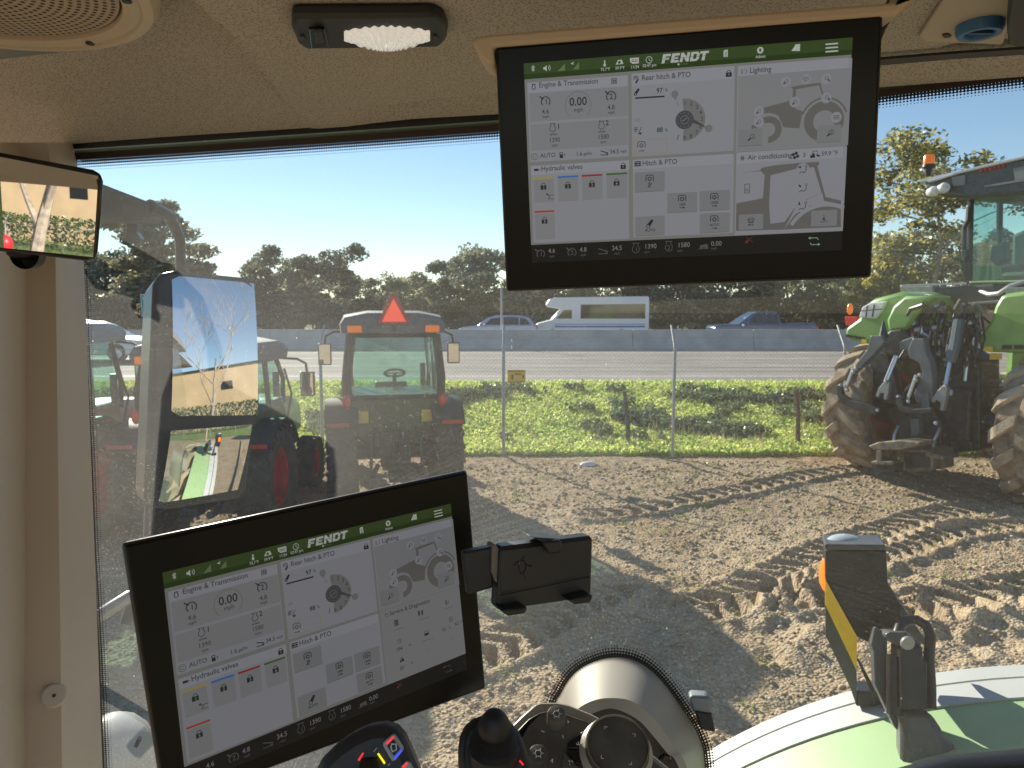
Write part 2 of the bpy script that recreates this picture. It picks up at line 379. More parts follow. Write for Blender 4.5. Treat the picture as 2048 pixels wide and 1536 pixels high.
a_ = r.normal(size=(len(Ps), 3)); a_[:, 2] = np.abs(a_[:, 2])+1.2; a_ /= np.linalg.norm(a_, axis=1)[:, None]; b_ = np.cross(a_, r.normal(size=(len(Ps), 3))); b_ /= np.linalg.norm(b_, axis=1)[:, None]; h_ = (.05+.09*r.random(len(Ps)))[:, None]
v1 = np.stack([Ps-a_*h_-b_*.004, Ps-a_*h_+b_*.004, Ps+a_*h_+b_*.002, Ps+a_*h_-b_*.002], 1).reshape(-1, 3)
o = npmesh('dry_stems', v1, np.arange(len(v1)).reshape(-1, 4), leafmat('straw', (.70, .62, .34), (.42, .36, .18), .4)); tag(o, 'dry straw stems standing among the grass of the bank', 'dry grass', kind='stuff')
# weeds in the yard
n = 2600; gw = []
for _ in range(170):
    q = r.random(2); cx_, cy_ = q[0]*7.5-.5, 3.6+q[1]**.8*9; m_ = r.integers(8, 26)
    pp = np.stack([cx_+r.normal(size=m_)*.07, cy_+r.normal(size=m_)*.05, np.zeros(m_)], 1); pp[:, 2] = [gz(a, b)+.008 for a, b in pp[:, :2]]; gw.append(pp)
gw = np.concatenate(gw); v1, f1 = leaves(gw, .022, r, 1.6, .7)
o = npmesh('weeds', v1, f1, leafmat('weed leaf', (.26, .36, .06), (.20, .26, .06), .5)); tag(o, 'tiny green weeds sprouting between the stones of the yard', 'weeds', kind='stuff')

# highway
m_asph = M('pale concrete road', (.27, .25, .225), .9, noise=.16, nscale=.6, bump=.1, bscale=60)
def sheet(name, xa, xb, ya, yb, z, mat, lab=None):
    return struct(MB().grid([[(xa, ya, z), (xb, ya, z)], [(xa, yb, z), (xb, yb, z)]]).build(name, mat), lab)
sheet('highway', -400, 400, 18.7, 56, .80, m_asph)
sheet('far_verge', -500, 500, 56, 300, .79, m_soil)
m_line = M('road paint', (.75, .74, .70), .7, noise=.1, nscale=9)
m_tan = M('dusty shoulder', (.50, .41, .30), .9, noise=.12, nscale=2)
sheet('median_shoulder', -200, 200, 33.2, 35.0, .804, m_tan)
sheet('edge_line', -200, 200, 20.85, 21.0, .804, m_line)
sheet('inner_line', -200, 200, 32.3, 32.45, .804, m_line)
ln = MB()
for yy in (24.7, 28.5):
    for k in range(-14, 15): ln.grid([[(k*9.0, yy, .804), (k*9.0+3, yy, .804)], [(k*9.0, yy+.12, .804), (k*9.0+3, yy+.12, .804)]])
struct(ln.build('lane_dashes', m_line))
for yy, ww in ((22.3, .6), (23.9, .5), (26, .6), (27.6, .5), (30, .6), (31.3, .4)):
    sheet('wheel_wear', -200, 200, yy, yy+ww, .8035, M('worn road', (.215, .20, .185), .9, noise=.2, nscale=.5), 'darker strip of road polished by traffic')
m_conc = M('barrier concrete', (.50, .51, .52), .9, noise=.14, nscale=1.2, bump=.1)
b = MB()
pf = [(-.30, 0), (-.30, .08), (-.16, .33), (-.09, .98), (.09, .98), (.16, .33), (.30, .08), (.30, 0)]
for k in range(-22, 22):
    xa = k*6.0; vs = [(xa, 35.4+p, .80+q) for p, q in pf]+[(xa+5.97, 35.4+p, .80+q) for p, q in pf]
    n_ = len(pf); b.add(vs, [tuple(range(n_)), tuple(range(2*n_-1, n_-1, -1))]+[(i, i+n_, (i+1) % n_+n_, (i+1) % n_) for i in range(n_)])
tag(b.build('median_barrier', m_conc), 'long grey concrete barrier dividing the highway', 'barrier')

# chain link fence along the yard
def fence(name, label, a, b_, posts, H=2.05, mesh=True, sc=1.0):
    a = Vector(a); b_ = Vector(b_); d = (b_-a); Ln = d.length; d.normalize()
    t = thing(name, label, 'fence', tuple((a+b_)/2)); nrm = Vector((-d.y, d.x, 0))
    w = MB(); s_ = .075*sc; k = int(Ln/s_)
    th = .0017*sc
    for i in range(-int(H/s_), k):
        for sg in (0, 1):
            t0 = i*s_; t1 = t0+H
            lo, hi = max(t0, 0), min(t1, Ln)
            if hi <= lo: continue
            p = a+d*lo+Vector((0, 0, (lo-t0) if sg == 0 else H-(lo-t0))); q = a+d*hi+Vector((0, 0, (hi-t0) if sg == 0 else H-(hi-t0)))
            w.add([p+Vector((0, 0, th)), p-Vector((0, 0, th)), q-Vector((0, 0, th)), q+Vector((0, 0, th))], [(0, 1, 2, 3)])
    for hz in (H-.02,): w.tube([a+V(0, 0, hz), b_+V(0, 0, hz)], .005*sc, 5)
    if mesh: w.build('wire_mesh', m_galv, t, world=True, fix=False)
    bw = MB()
    for k in range(3):
        off = nrm*(.10+.11*k)+V(0, 0, H+.06+.13*k); bw.tube([a+off, b_+off], .003*sc, 4)
    bw.build('barbed_wire', m_galv, t, world=True)
    for u in posts:
        p = a+d*u; pb = MB(); top = p+V(0, 0, H)
        pb.tube([p-V(0, 0, .1), top, top+nrm*.03+V(0, 0, .06), top+nrm*.34+V(0, 0, .42)], [.032, .030, .024, .018], 8)
        pb.build('post', m_galv, t, world=True, smooth=True)
    return t
FA = pt(330, 935, 12.9); FA.z = 0
def xat(px, Y): return (px-1024)/1420*Y
FY = 12.95
fx = [xat(q, FY) for q in (285, 640, 1007, 1350)]
fence('chain_link_fence', 'galvanised chain link fence with angled post tops below the highway bank', (-14, FY, 0), (15.5, FY, 0),
      [fx[0]+14-3.2*k for k in range(1, 3)]+[q+14 for q in fx]+[fx[3]+14+3.1*k for k in range(1, 4)])
# leaning dark uprights further back on the bank
for k, (px, yb, yt, ln_, lab) in enumerate(((1258, 905, 782, -9, 'dark upright leaning behind the fence, nearer the tall silver post'), (1596, 880, 778, -3, 'dark upright on the bank beside the big muddy tractor wheel'))):
    Dk = 13.7; p = pt(px, yb, Dk); q = pt(px+ln_, yt, Dk)
    tag(MB().tube([p-V(0, 0, .15), (p+q)/2+V(.02, 0, 0), q], [.05, .046, .04], 8).build('dark_upright', M('dark grey brown', (.10, .095, .085), .9, noise=.4, nscale=14), smooth=True), lab, 'dark_upright')
# yellow fence sign
t = thing('yellow_sign', 'small yellow sign with worn dark print wired to the fence beside a silver post', 'sign', tuple(pt(1033, 753, FY-.03)))
F = Frame(pt(1033, 753, FY-.03), (1, 0, 0), (0, 0, 1))
pl = F.pts([(1015, 740), (1051, 740), (1051, 765), (1015, 765)])
MB().prism(pl, 0, .004, F=F).build('plate', m_yellow, t, world=True, bevel=.004)
def text_mb(mb, s, size, x, z, align='CENTER', y=0.0, F=None, mi=None, sx=1.0, shear=0.0):
    key = s
    if key not in TXT:
        c = bpy.data.curves.new('t', 'FONT'); c.body = s; c.align_x = 'LEFT'; c.size = 1; c.resolution_u = 3; c.offset = .012
        ob = bpy.data.objects.new('t', c); me = bpy.data.meshes.new_from_object(ob)
        vs = [tuple(q.co) for q in me.vertices]; fs = [tuple(p.vertices) for p in me.polygons]
        bpy.data.objects.remove(ob); bpy.data.curves.remove(c); bpy.data.meshes.remove(me)
        TXT[key] = (vs, fs)
    vs, fs = TXT[key]
    if not vs: return
    w = max(q[0] for q in vs); k = size/.70
    ox = {'LEFT': 0, 'CENTER': -w/2, 'RIGHT': -w}[align]
    out = [((q[0]+ox+q[1]*shear)*k*sx+x, y, (q[1]-.35)*k+z) for q in vs]
    if F: out = [F.M @ Vector(p) for p in out]
    mb.add(out, fs, mi)
TXT = {}
m_blur = M('worn print', (.16, .12, .03), .6)
for x_, z_, w_, h_ in ((0, .10, .31, .018), (.03, .045, .13, .028), (-.075, -.01, .04, .09), (.125, .0, .03, .06), (0, -.10, .31, .016)): MB().box(F.M @ V(x_, -.004, z_), (w_, .002, h_)).build('worn_print', m_blur, t, world=True)
tag(MB().sphere((xat(1180, 12.2), 12.2, .06), .16, 14, (1, .5, .35)).build('plastic_bag', M('white plastic', (.85, .85, .83), .4, bump=.8, bscale=12), smooth=True), 'crumpled white plastic bag lying at the foot of the bank', 'litter bag')
# tall steel mast on the median
b = MB(); p = V(xat(1003, 36.3), 36.3, .8)
b.tube([p, p+V(0, 0, 3.2)], [.06, .05], 8)
tag(b.build('signpost', m_galv, smooth=True), 'tall slim grey post rising behind the highway barrier', 'post')
# green highway sign
t = thing('highway_sign', 'upright green highway sign with a pale border on a brown post at far left', 'sign', tuple(pt(292, 610, 47)))
F = Frame(pt(292, 610, 47), (1, 0, .04), (0, 0, 1))
MB().prism(F.pts([(281, 588), (302, 589), (304, 632), (284, 632)]), 0, .05, F=F).build('plate', M('sign green', (.03, .32, .22), .5), t, world=True)
m_sgw = M('sign white', (.62, .72, .70), .5)
for q in (((281, 588), (302, 589), (302.2, 591), (281.2, 590)), ((283.8, 630), (303.8, 630), (304, 632), (284, 632)), ((281, 590), (282.6, 590), (285.6, 630), (284, 630)), ((300.6, 591), (302.2, 591), (304, 630), (302.4, 630))): MB().prism(F.pts(list(q)), -.02, -.01, F=F).build('border', m_sgw, t, world=True)
for q in (((285, 594), (297, 594), (297.5, 600), (285.5, 600)), ((287, 603), (298, 603), (298.3, 607), (287.3, 607)), ((290, 610), (296, 610), (296, 614), (290.3, 614)), ((292, 618), (296.5, 617), (295, 626), (291, 626))): MB().prism(F.pts(list(q)), -.03, -.01, F=F).build('pale_mark', m_sgw, t, world=True)
p = pt(294, 632, 47.1); MB().tube([V(p.x, p.y, .8), p+V(0, 0, .6)], .07, 8).build('post', M('brown post', (.14, .08, .05), .7), t, world=True)

# ================================================================ TREES
def tree_proto(name, seed, H, crown, leaf, m1, m2, m_trunk, nl=5000, spread=.55, low=.25, clumps=26, droop=0.0, gaps=.55, limbs=10, tr=.02, cl=1.0):
    r = np.random.default_rng(seed); rt = thing(name, 'x', 'tree')
    tb = MB(); ends = []
    base = V(0, 0, 0); pts_ = [base]; n = 7
    for i in range(1, n+1): pts_.append(V(r.normal()*.02*H*i/n, r.normal()*.02*H*i/n, H*.85*i/n))
    tb.tube([p for p in pts_], [max(.02, tr*H*(1-.85*i/n)) for i in range(n+1)], 8)
    for k in range(limbs):
        f = low+(.8-low)*(k+.5)/limbs; j = min(n-1, int(f/.85*n)); p = pts_[j].lerp(pts_[j+1], f/.85*n-j)
        a = k*2.4+r.normal()*.4; L_ = crown*(.95-.55*abs(f-.5))*(.75+.4*r.random()); rise = .35+.5*f
        q1 = p+V(math.cos(a)*L_*.5, math.sin(a)*L_*.5, L_*.5*rise); q2 = p+V(math.cos(a)*L_, math.sin(a)*L_, L_*(rise*.8-droop))
        tb.tube([p, q1, q2], [tr*H*.4*(1-f*.6), tr*H*.22, tr*H*.06], 6); ends += [q1, q2, (q1+q2)/2]
        for g in range(3):
            e = q1+V(r.normal(), r.normal(), r.normal()*.6+.3)*L_*.35; tb.tube([q1.lerp(q2, .3*g), e], [tr*H*.1, tr*H*.03], 5); ends.append(e)
    tb.build('trunk', m_trunk, rt, smooth=True)
    C = []
    for k in range(clumps):
        if k < len(ends) and r.random() < .8: c = np.array(ends[int(r.integers(len(ends)))])+r.normal(size=3)*crown*.10
        else:
            a = r.random()*6.28; rr = crown*math.sqrt(r.random())*.85; zz = H*(low+.05+(.95-low)*r.random()); k2 = math.sin(min(1, max(0, (zz/H-low)/(1-low)))*math.pi*.85+.25)
            c = np.array([math.cos(a)*rr*k2, math.sin(a)*rr*k2, zz])
        C.append(c)
    C = np.array(C); w = r.integers(0, len(C), nl); cs = crown*(.16+.16*r.random(len(C)))*cl
    d = r.normal(size=(nl, 3)); d /= np.linalg.norm(d, axis=1)[:, None]; d *= (r.random(nl)**.45)[:, None]
    P = C[w]+d*cs[w][:, None]*np.array([1.15, 1.15, .8]); P[:, 2] -= droop*crown*.3*r.random(nl)
    P = P[P[:, 2] > H*.06]
    lit = r.random(len(P)) < gaps  # random split; second leaf colour is mostly a darker, shaded copy
    for nm, mk, mm in (('crown', lit, m1), ('second_foliage', ~lit, m2)):
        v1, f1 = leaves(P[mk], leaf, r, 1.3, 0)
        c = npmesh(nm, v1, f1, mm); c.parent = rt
    return rt
m_bark = M('bark', (.16, .13, .10), .9, noise=.4, nscale=5, bump=.5)
m_barkp = M('pale bark', (.34, .29, .23), .85, noise=.3, nscale=4, bump=.3)
lf_d1 = leafmat('oak leaf', (.33, .32, .20), (.20, .21, .15), .45, .6); lf_d2 = leafmat('shade leaf', (.18, .19, .13), (.12, .13, .10), .35, .6)  # the shade leaf is a darker copy with shade put into its colour
lf_e1 = leafmat('eucalyptus leaf', (.62, .52, .13), (.32, .32, .14), .5, .35); lf_e2 = leafmat('eucalyptus shade leaf', (.20, .21, .12), (.12, .13, .08), .35, .5)
lf_m1 = leafmat('olive leaf', (.44, .37, .18), (.24, .23, .14), .45, .5)
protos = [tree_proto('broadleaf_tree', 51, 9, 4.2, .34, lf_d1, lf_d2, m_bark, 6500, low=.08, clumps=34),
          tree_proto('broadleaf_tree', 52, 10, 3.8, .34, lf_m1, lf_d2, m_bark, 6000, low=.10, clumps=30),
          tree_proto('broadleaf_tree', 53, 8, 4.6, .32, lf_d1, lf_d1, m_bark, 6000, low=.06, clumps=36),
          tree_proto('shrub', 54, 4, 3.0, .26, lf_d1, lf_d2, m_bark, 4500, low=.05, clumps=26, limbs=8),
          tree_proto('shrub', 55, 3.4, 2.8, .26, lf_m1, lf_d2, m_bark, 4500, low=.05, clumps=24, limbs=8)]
index_kids()
# (px, D, crown top y, prototype, label)
TR = [(110, 60, 500, 2), (185, 58, 512, 0), (235, 62, 505, 0), (300, 66, 520, 2), (480, 64, 560, 2), (535, 60, 512, 0), (600, 66, 500, 1), (655, 61, 505, 0), (705, 68, 560, 2), (760, 64, 575, 1),
      (810, 70, 560, 2), (860, 60, 530, 1), (915, 66, 515, 0), (965, 60, 508, 2), (1030, 66, 500, 1), (1100, 62, 480, 0), (1180, 67, 470, 2), (1270, 61, 480, 1), (1350, 66, 470, 0), (1430, 60, 480, 2),
      (1510, 66, 490, 1), (1580, 61, 470, 0), (1660, 66, 500, 2), (1730, 61, 500, 1), (1800, 66, 510, 0), (1880, 60, 520, 2), (1960, 64, 500, 1), (2060, 60, 470, 0), (2180, 62, 470, 2), (-40, 64, 480, 1)]
used = set(); LABS = set()
def place_tree(k, px, D, yt, lab, grp, yb=None, wide=1.0):
    h = pt(px, yt, D).z-.8; base = {0: 9, 1: 10, 2: 8, 3: 4, 4: 3.4}[k]
    o = protos[k] if k not in used else copy_tree(protos[k]); used.add(k)
    x = pt(px, yt, D).x; o.location = (x, D, .75); s_ = h/base; o.scale = (max(s_, .75)*wide, max(s_, .75)*wide, s_); o.rotation_euler = (0, 0, random.random()*6.28)
    while lab in LABS: lab = 'another '+lab
    LABS.add(lab); o['label'] = lab; o['category'] = 'tree' if k < 3 else 'shrub'; o['group'] = grp
wn = {0: 'dark rounded', 1: 'olive ragged', 2: 'dense spreading'}
def where(px):
    for lim, s_ in ((0, 'beyond the cab pillar'), (150, 'beside the cab pillar'), (210, 'just right of the cab pillar'), (260, 'left of the highway sign'), (340, 'behind the highway sign and tall pine'), (500, 'right of the outside mirror top'),
                    (560, 'above the green tractor behind the mirror'), (620, 'just left of the red triangle tractor'), (680, 'at the left edge of the red triangle tractor roof'), (730, 'above the left half of the small tractor roof'),
                    (790, 'above the red triangle'), (840, 'above the right half of the small tractor roof'), (890, 'just right of the small tractor cab'), (940, 'above the front of the silver car'),
                    (1000, 'left of the slim highway post'), (1060, 'right of the slim highway post, above the car tail'), (1140, 'above the white bus cab'), (1220, 'above the middle of the white bus'), (1310, 'above the tail of the white bus'),
                    (1390, 'between the white bus and the blue pickup'), (1470, 'above the blue pickup bonnet'), (1540, 'above the blue pickup cab'), (1620, 'above the blue pickup bed'), (1690, 'below the lower right corner of the hanging screen'),
                    (1760, 'left of the tall pale trunked tree'), (1840, 'at the foot of the tall pale trunked tree'), (1920, 'left of the big tractor cab'), (2000, 'seen through the big tractor cab'), (2100, 'beyond the right edge of the big tractor cab')):
        if px <= lim: return s_
    return 'farthest right in the row'
for px, D, yt, k in TR: place_tree(k, px, D, yt, wn[k]+' evergreen '+where(px), 'trees beyond the highway')
for i, px in enumerate(range(60, 2200, 62)):
    k = 3+i % 2; place_tree(k, px+random.randint(-12, 12), 56.5+random.random()*1.5, 592+random.randint(-8, 10), ('dark leafy' if k == 3 else 'olive brown')+' roadside shrub '+where(px), 'shrubs along the far side of the highway', wide=1.25)
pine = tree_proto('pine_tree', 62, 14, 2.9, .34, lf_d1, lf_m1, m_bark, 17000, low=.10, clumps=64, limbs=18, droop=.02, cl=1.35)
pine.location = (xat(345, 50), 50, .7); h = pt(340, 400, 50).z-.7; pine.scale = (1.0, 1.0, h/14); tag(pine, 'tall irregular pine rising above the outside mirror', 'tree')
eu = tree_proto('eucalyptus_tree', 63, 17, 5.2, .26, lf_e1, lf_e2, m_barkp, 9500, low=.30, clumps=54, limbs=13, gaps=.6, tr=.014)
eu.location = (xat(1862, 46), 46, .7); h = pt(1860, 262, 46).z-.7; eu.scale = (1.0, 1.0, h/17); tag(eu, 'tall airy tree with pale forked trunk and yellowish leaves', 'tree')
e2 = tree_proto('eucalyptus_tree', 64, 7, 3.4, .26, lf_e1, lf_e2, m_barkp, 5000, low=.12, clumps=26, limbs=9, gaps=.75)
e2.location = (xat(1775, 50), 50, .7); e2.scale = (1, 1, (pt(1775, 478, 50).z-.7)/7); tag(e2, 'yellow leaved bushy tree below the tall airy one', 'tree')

# ================================================================ HIGHWAY TRAFFIC
def prismw(mb, poly, wf, mi=None):
    n = len(poly); vs = [(x, -wf(z), z) for x, z in poly]+[(x, wf(z), z) for x, z in poly]
    mb.add(vs, [tuple(range(n)), tuple(range(2*n-1, n-1, -1))]+[(i, i+n, (i+1) % n+n, (i+1) % n) for i in range(n)], mi)
m_win = M('vehicle window', (.02, .025, .03), .06, spec=.8)
def carpaint(n, c): return M(n, c, .28, coat=.6, metal=.1)
def wheels(t, xs, r, hw, rim=m_steel):
    for x in xs:
        for s in (-1, 1):
            b = MB(); b.lathe([(r*.6, -.11), (r*.95, -.11), (r, -.06), (r, .06), (r*.95, .11), (r*.6, .11)], 20, 'Y', (x, s*(hw-.1), r)); w = b.build('wheel', m_tyre, t, smooth=True)
            b = MB(); b.lathe([(.02, .0), (r*.3, .03*s), (r*.62, .06*s), (r*.62, 0)], 16, 'Y', (x, s*(hw-.04), r)); b.build('rim', rim, w, smooth=True)
def car(name, label, cat, px0, D, L, paint, low, up, belt, roofz, wins, heading=-1, hw=.93, wx=(.9, 3.8), wr=.36, extra=None, group='vehicles on the highway', z0=.80):
    x = xat(px0, D); t = thing(name, label, cat, (x, D, z0), 0, group)
    wf = lambda z: hw if z <= belt else hw-(z-belt)/(roofz-belt)*.22
    if heading > 0:
        fl = lambda P: [(L-a, z) for a, z in P]; low, up = fl(low), fl(up); wins = [fl(w) for w in wins]; wx = tuple(L-a for a in wx)
    b = MB(); prismw(b, low, wf); b.build('body', paint, t, bevel=.05, smooth=True)
    b = MB(); prismw(b, up, wf); b.build('cabin', paint, t, bevel=.05, smooth=True)
    for w in wins:
        n = len(w)
        for s in (-1, 1):
            MB().add([(a, s*(wf(z)+.012), z) for a, z in w], [tuple(range(n))]).build('window', m_win, t, fix=False)
    b = MB(); xa = .0 if heading < 0 else L
    for s in (-1, 1): MB().box((xa-.005*heading*-1, s*(hw-.22), .70), (.10, .30, .14)).build('headlight', m_white, t, bevel=.02)
    b = MB(); xa = L if heading < 0 else 0
    for s in (-1, 1): MB().box((xa, s*(hw-.12), .92), (.10, .16, .26)).build('tail_light', m_redlens, t, bevel=.02)
    wheels(t, wx, wr, hw); 
    if extra: extra(t, wf)
    return t
low = [(0, .35), (0, .75), (.12, .88), (1.15, 1.02), (4.5, 1.08), (4.68, .95), (4.70, .4), (4.5, .28), (.2, .28)]
up = [(1.1, 1.0), (1.75, 1.48), (2.2, 1.63), (3.7, 1.63), (4.25, 1.5), (4.6, 1.06)]
wn_ = [[(1.55, 1.07), (1.95, 1.44), (2.65, 1.53), (2.65, 1.07)], [(2.72, 1.07), (2.72, 1.53), (3.6, 1.52), (3.6, 1.07)], [(3.68, 1.07), (3.68, 1.51), (4.05, 1.43), (4.32, 1.1)]]
def mir(t, wf):
    b = MB()
    for s in (-1, 1): MB().box((1.55, s*1.02, 1.1), (.12, .2, .14)).build('side_mirror', m_steel, t, bevel=.02)
car('parked_car', 'silver blue crossover car passing beyond the barrier ahead of the white bus', 'car', 919, 43.5, 4.7, carpaint('silver blue paint', (.36, .44, .60)), low, up, 1.02, 1.63, wn_, extra=mir, hw=.93).name = 'crossover_car'
def busx(t, wf):
    b = MB(); b.box((3.95, -1.135, .93), (5.6, .02, .10)); b.box((3.95, -1.135, 1.08), (5.6, .02, .04)); b.build('stripe', M('blue stripe', (.03, .12, .5), .4), t)
    b = MB()
    for q in range(5): MB().box((1.2, -.8+.4*q, 2.73), (.1, .12, .05)).build('marker_light', m_orange, t)
blow = [(0, .4), (0, 1.0), (.15, 1.12), (1.02, 1.34), (1.02, .35), (.3, .35)]
bup = [(1.0, .45), (1.0, 1.38), (1.6, 2.02), (.78, 2.14), (.66, 2.3), (.85, 2.62), (1.2, 2.72), (6.9, 2.80), (7.0, 2.7), (7.0, .45)]
bw = [[(2.75, 1.42), (2.75, 2.28), (6.75, 2.33), (6.75, 1.42)], [(1.25, 1.42), (1.72, 1.95), (2.2, 1.95), (2.2, 1.42)]]
car('minibus', 'white shuttle bus with a blue stripe driving beyond the barrier', 'bus', 1071, 45.3, 7.0, M('bus white', (.82, .83, .84), .35), blow, bup, 3.5, 4.0, bw, hw=1.12, wx=(1.0, 5.3), wr=.4, extra=busx)
plow = [(0, .45), (0, .95), (.15, 1.08), (1.35, 1.16), (3.6, 1.18), (5.75, 1.22), (5.8, .6), (5.7, .4), (.2, .4)]
pup = [(1.3, 1.12), (2.1, 1.72), (2.5, 1.86), (3.4, 1.86), (3.65, 1.75), (3.75, 1.15)]
pw = [[(1.85, 1.2), (2.3, 1.68), (2.85, 1.76), (2.85, 1.2)], [(2.92, 1.2), (2.92, 1.76), (3.5, 1.72), (3.6, 1.2)]]
car('pickup_truck', 'dark blue pickup truck driving left beyond the barrier', 'pickup', 1419, 41, 5.8, carpaint('dark blue paint', (.03, .085, .20)), plow, pup, 1.16, 1.86, pw, hw=.98, wx=(1.05, 4.7), wr=.42, extra=mir)
car('white_car', 'white car on the near lanes seen beyond the red tractor hood', 'car', 60, 27.5, 4.75, carpaint('white car paint', (.80, .82, .86)), [(a, z*.93) for a, z in low], [(a, z*.93) for a, z in up], .95, 1.53, [[(a, z*.93) for a, z in w] for w in wn_], heading=1, extra=None)

# ================================================================ TRACTORS
def tyre(mb, R, w, c, side=1, n=20, wide=.085, seg=5):
    hw = w/2
    pr = [(R*.56, -hw*.62), (R*.60, -hw*.86), (R*.76, -hw), (R*.90, -hw*.93), (R*.945, -hw*.80), (R*.955, 0), (R*.945, hw*.80), (R*.90, hw*.93), (R*.76, hw), (R*.60, hw*.86), (R*.56, hw*.62)]
    mb.lathe(pr, 48, 'X', c)
    for s in (-1, 1):
        for k in range(n):
            a0 = 2*math.pi*(k+(.5 if s > 0 else 0))/n; vs = []
            for i in range(seg+1):
                f = i/seg; x = s*(hw*.04+f*hw*.98); a = a0+.26*f**1.1; wd = wide*(1+.25*f)
                ri = R*.93 if f < .9 else R*.86; ro = R if f < .9 else R*.965
                if f >= 1: ri, ro = R*.84, R*.955
                for rr, aa in ((ri, a-wd*.6), (ro, a-wd*.42), (ro, a+wd*.42), (ri, a+wd*.6)):
                    vs.append((c[0]+x, c[1]+rr*math.cos(aa), c[2]+rr*math.sin(aa)))
            fs = [(i*4+j, i*4+(j+1) % 4, (i+1)*4+(j+1) % 4, (i+1)*4+j) for i in range(seg) for j in range(4)]+[(3, 2, 1, 0), (seg*4, seg*4+1, seg*4+2, seg*4+3)]
            mb.add(vs, fs, 1)
m_lug = M('dusty lug', (.52, .42, .30), .95, col2=(.30, .235, .165), nscale=6, bump=.4, bscale=40)
def wheel(t, R, w, c, side, rim, tm=m_tyre, world=False, n=20, wide=.085):
    b = MB(); tyre(b, R, w, c, side, n=n, wide=wide); o = b.build('wheel', [tm, m_lug if tm is m_tyre2 else tm], t, smooth=True)
    b = MB(); hw = w/2
    b.lathe([(R*.57, side*hw*.66), (R*.50, side*hw*.60), (R*.47, side*hw*.1), (R*.20, side*hw*.02), (R*.16, side*hw*.35), (.01, side*hw*.38)], 28, 'X', c)
    b.lathe([(R*.57, -side*hw*.66), (R*.50, -side*hw*.60), (R*.47, side*hw*.1)], 28, 'X', c)
    for k in range(8):
        a = k*math.pi/4; b.sphere((c[0]+side*hw*.12, c[1]+R*.33*math.cos(a), c[2]+R*.33*math.sin(a)), R*.03, 6)
    b.build('rim', rim, o, smooth=True); return o
def tractor(name, label, loc, rz, R=.70, hwid=.95, roof=2.70, body=m_green, dark=m_dgreen, tri=False, stripe=True, roofm=None):
    t = thing(name, label, 'tractor', loc, rz, 'tractors parked in a row along the fence')
    tw = .42
    for s in (-1, 1):
        wheel(t, R, tw, (s*(hwid-tw/2), 0, R), s, m_red)
        wheel(t, R*.62, .28, (s*(hwid-.24), 2.05, R*.62), s, m_red)
        # fender over the rear wheel
        b = MB(); rows = []
        for k in range(13):
            a = rad(38+k*9.5); rows.append([(s*x, -math.cos(a)*(R+.07)*1.0, R+math.sin(a)*(R+.09)) for x in (.50, .72, hwid-.02, hwid+.01)])
        b.grid(rows, thick=(0, 0, -.03)); f = b.build('fender', M('fender grey black', (.028, .03, .032), .6), t, smooth=True)
        if stripe:
            b = MB(); b.box((s*.78, -(R+.02)*.82-.03, R+.50), (.30, .02, .05)); b.build('reflector', m_red, f)
        b = MB(); b.sphere((s*.66, -.42, 1.49), .075, 12, (.75, .5, 1.2)); b.build('tail_light', m_redlens, t, smooth=True)
        b = MB(); b.box((s*.45, -.36, 1.26), (.16, .012, .17)); b.build('warning_label', m_yellow, t)
        b = MB(); b.box((s*.53, -.435, roof-.22), (.20, .06, .10)); b.build('amber_light', m_orange, t, bevel=.02)
        # mirror and arm
        b = MB(); b.tube([(s*.62, .95, roof-.28), (s*.86, 1.0, roof-.30), (s*.98, .98, roof-.36), (s*1.0, .96, roof-.50)], .018, 6); a_ = b.build('mirror_arm', m_black, t, smooth=True)
        b = MB(); b.box((s*1.0, .97, roof-.64), (.20, .07, .34)); mr = b.build('side_mirror', m_black, t, bevel=.02)
        b = MB(); b.box((s*1.0, .928, roof-.64), (.165, .004, .30)); b.build('mirror_glass', m_mirror, mr)
        b = MB(); b.tube([(s*.70, .98, 1.25), (s*.76, 1.02, 1.6), (s*.68, .98, 1.95)], .016, 6); b.build('grab_handle', m_black, t, smooth=True)
    # chassis, axle, transmission
    b = MB(); b.tube([(-hwid+.2, 0, R), (hwid-.2, 0, R)], .11, 10); b.box((0, .7, R), (.38, 2.2, .42)); b.tube([(-hwid+.3, 2.05, R*.62), (hwid-.3, 2.05, R*.62)], .06, 8); b.box((0, 2.4, .62), (.34, 1.3, .3))
    b.build('chassis', m_dark, t, bevel=.03)
    # lower links, top link, hitch
    b = MB()
    for s in (-1, 1):
        b.tube([(s*.25, -.15, R-.18), (s*.36, -.75, R-.25), (s*.36, -.92, R-.22)], [.04, .035, .05], 6); b.tube([(s*.24, -.20, R+.42), (s*.34, -.55, R+.30)], .04, 6); b.tube([(s*.34, -.55, R+.30), (s*.35, -.62, R-.2)], .025, 6)
    b.tube([(0, -.2, R+.25), (0, -.75, R+.05)], .03, 6); b.box((0, -.35, R-.28), (.22, .55, .10)); b.box((0, -.25, R+.1), (.42, .3, .5)); b.box((.12, -.42, R+.05), (.10, .04, .22))
    b.build('rear_hitch', m_dark, t, bevel=.01)
    # rear body panel and cab base
    b = MB(); prismb = [(-.66, 1.02), (-.70, 1.30), (-.66, 1.56), (.66, 1.56), (.70, 1.30), (.66, 1.02), (.30, .80), (-.30, .80)]
    b.prism(prismb, -.34, 1.0); b.build('cab_base', dark, t, bevel=.05)
    # hood
    b = MB(); rows = []
    for y, z, w_ in ((1.15, 1.52, .36), (1.8, 1.50, .36), (2.5, 1.42, .34), (3.0, 1.30, .31), (3.18, 1.15, .27)):
        rows.append([(-w_, y, .80), (-w_, y, z-.14), (-w_*.8, y, z-.03), (0, y, z), (w_*.8, y, z-.03), (w_, y, z-.14), (w_, y, .80)])
    b.grid(rows); h = len(b.v); b.add([tuple(p) for p in rows[-1]], [tuple(range(7))])
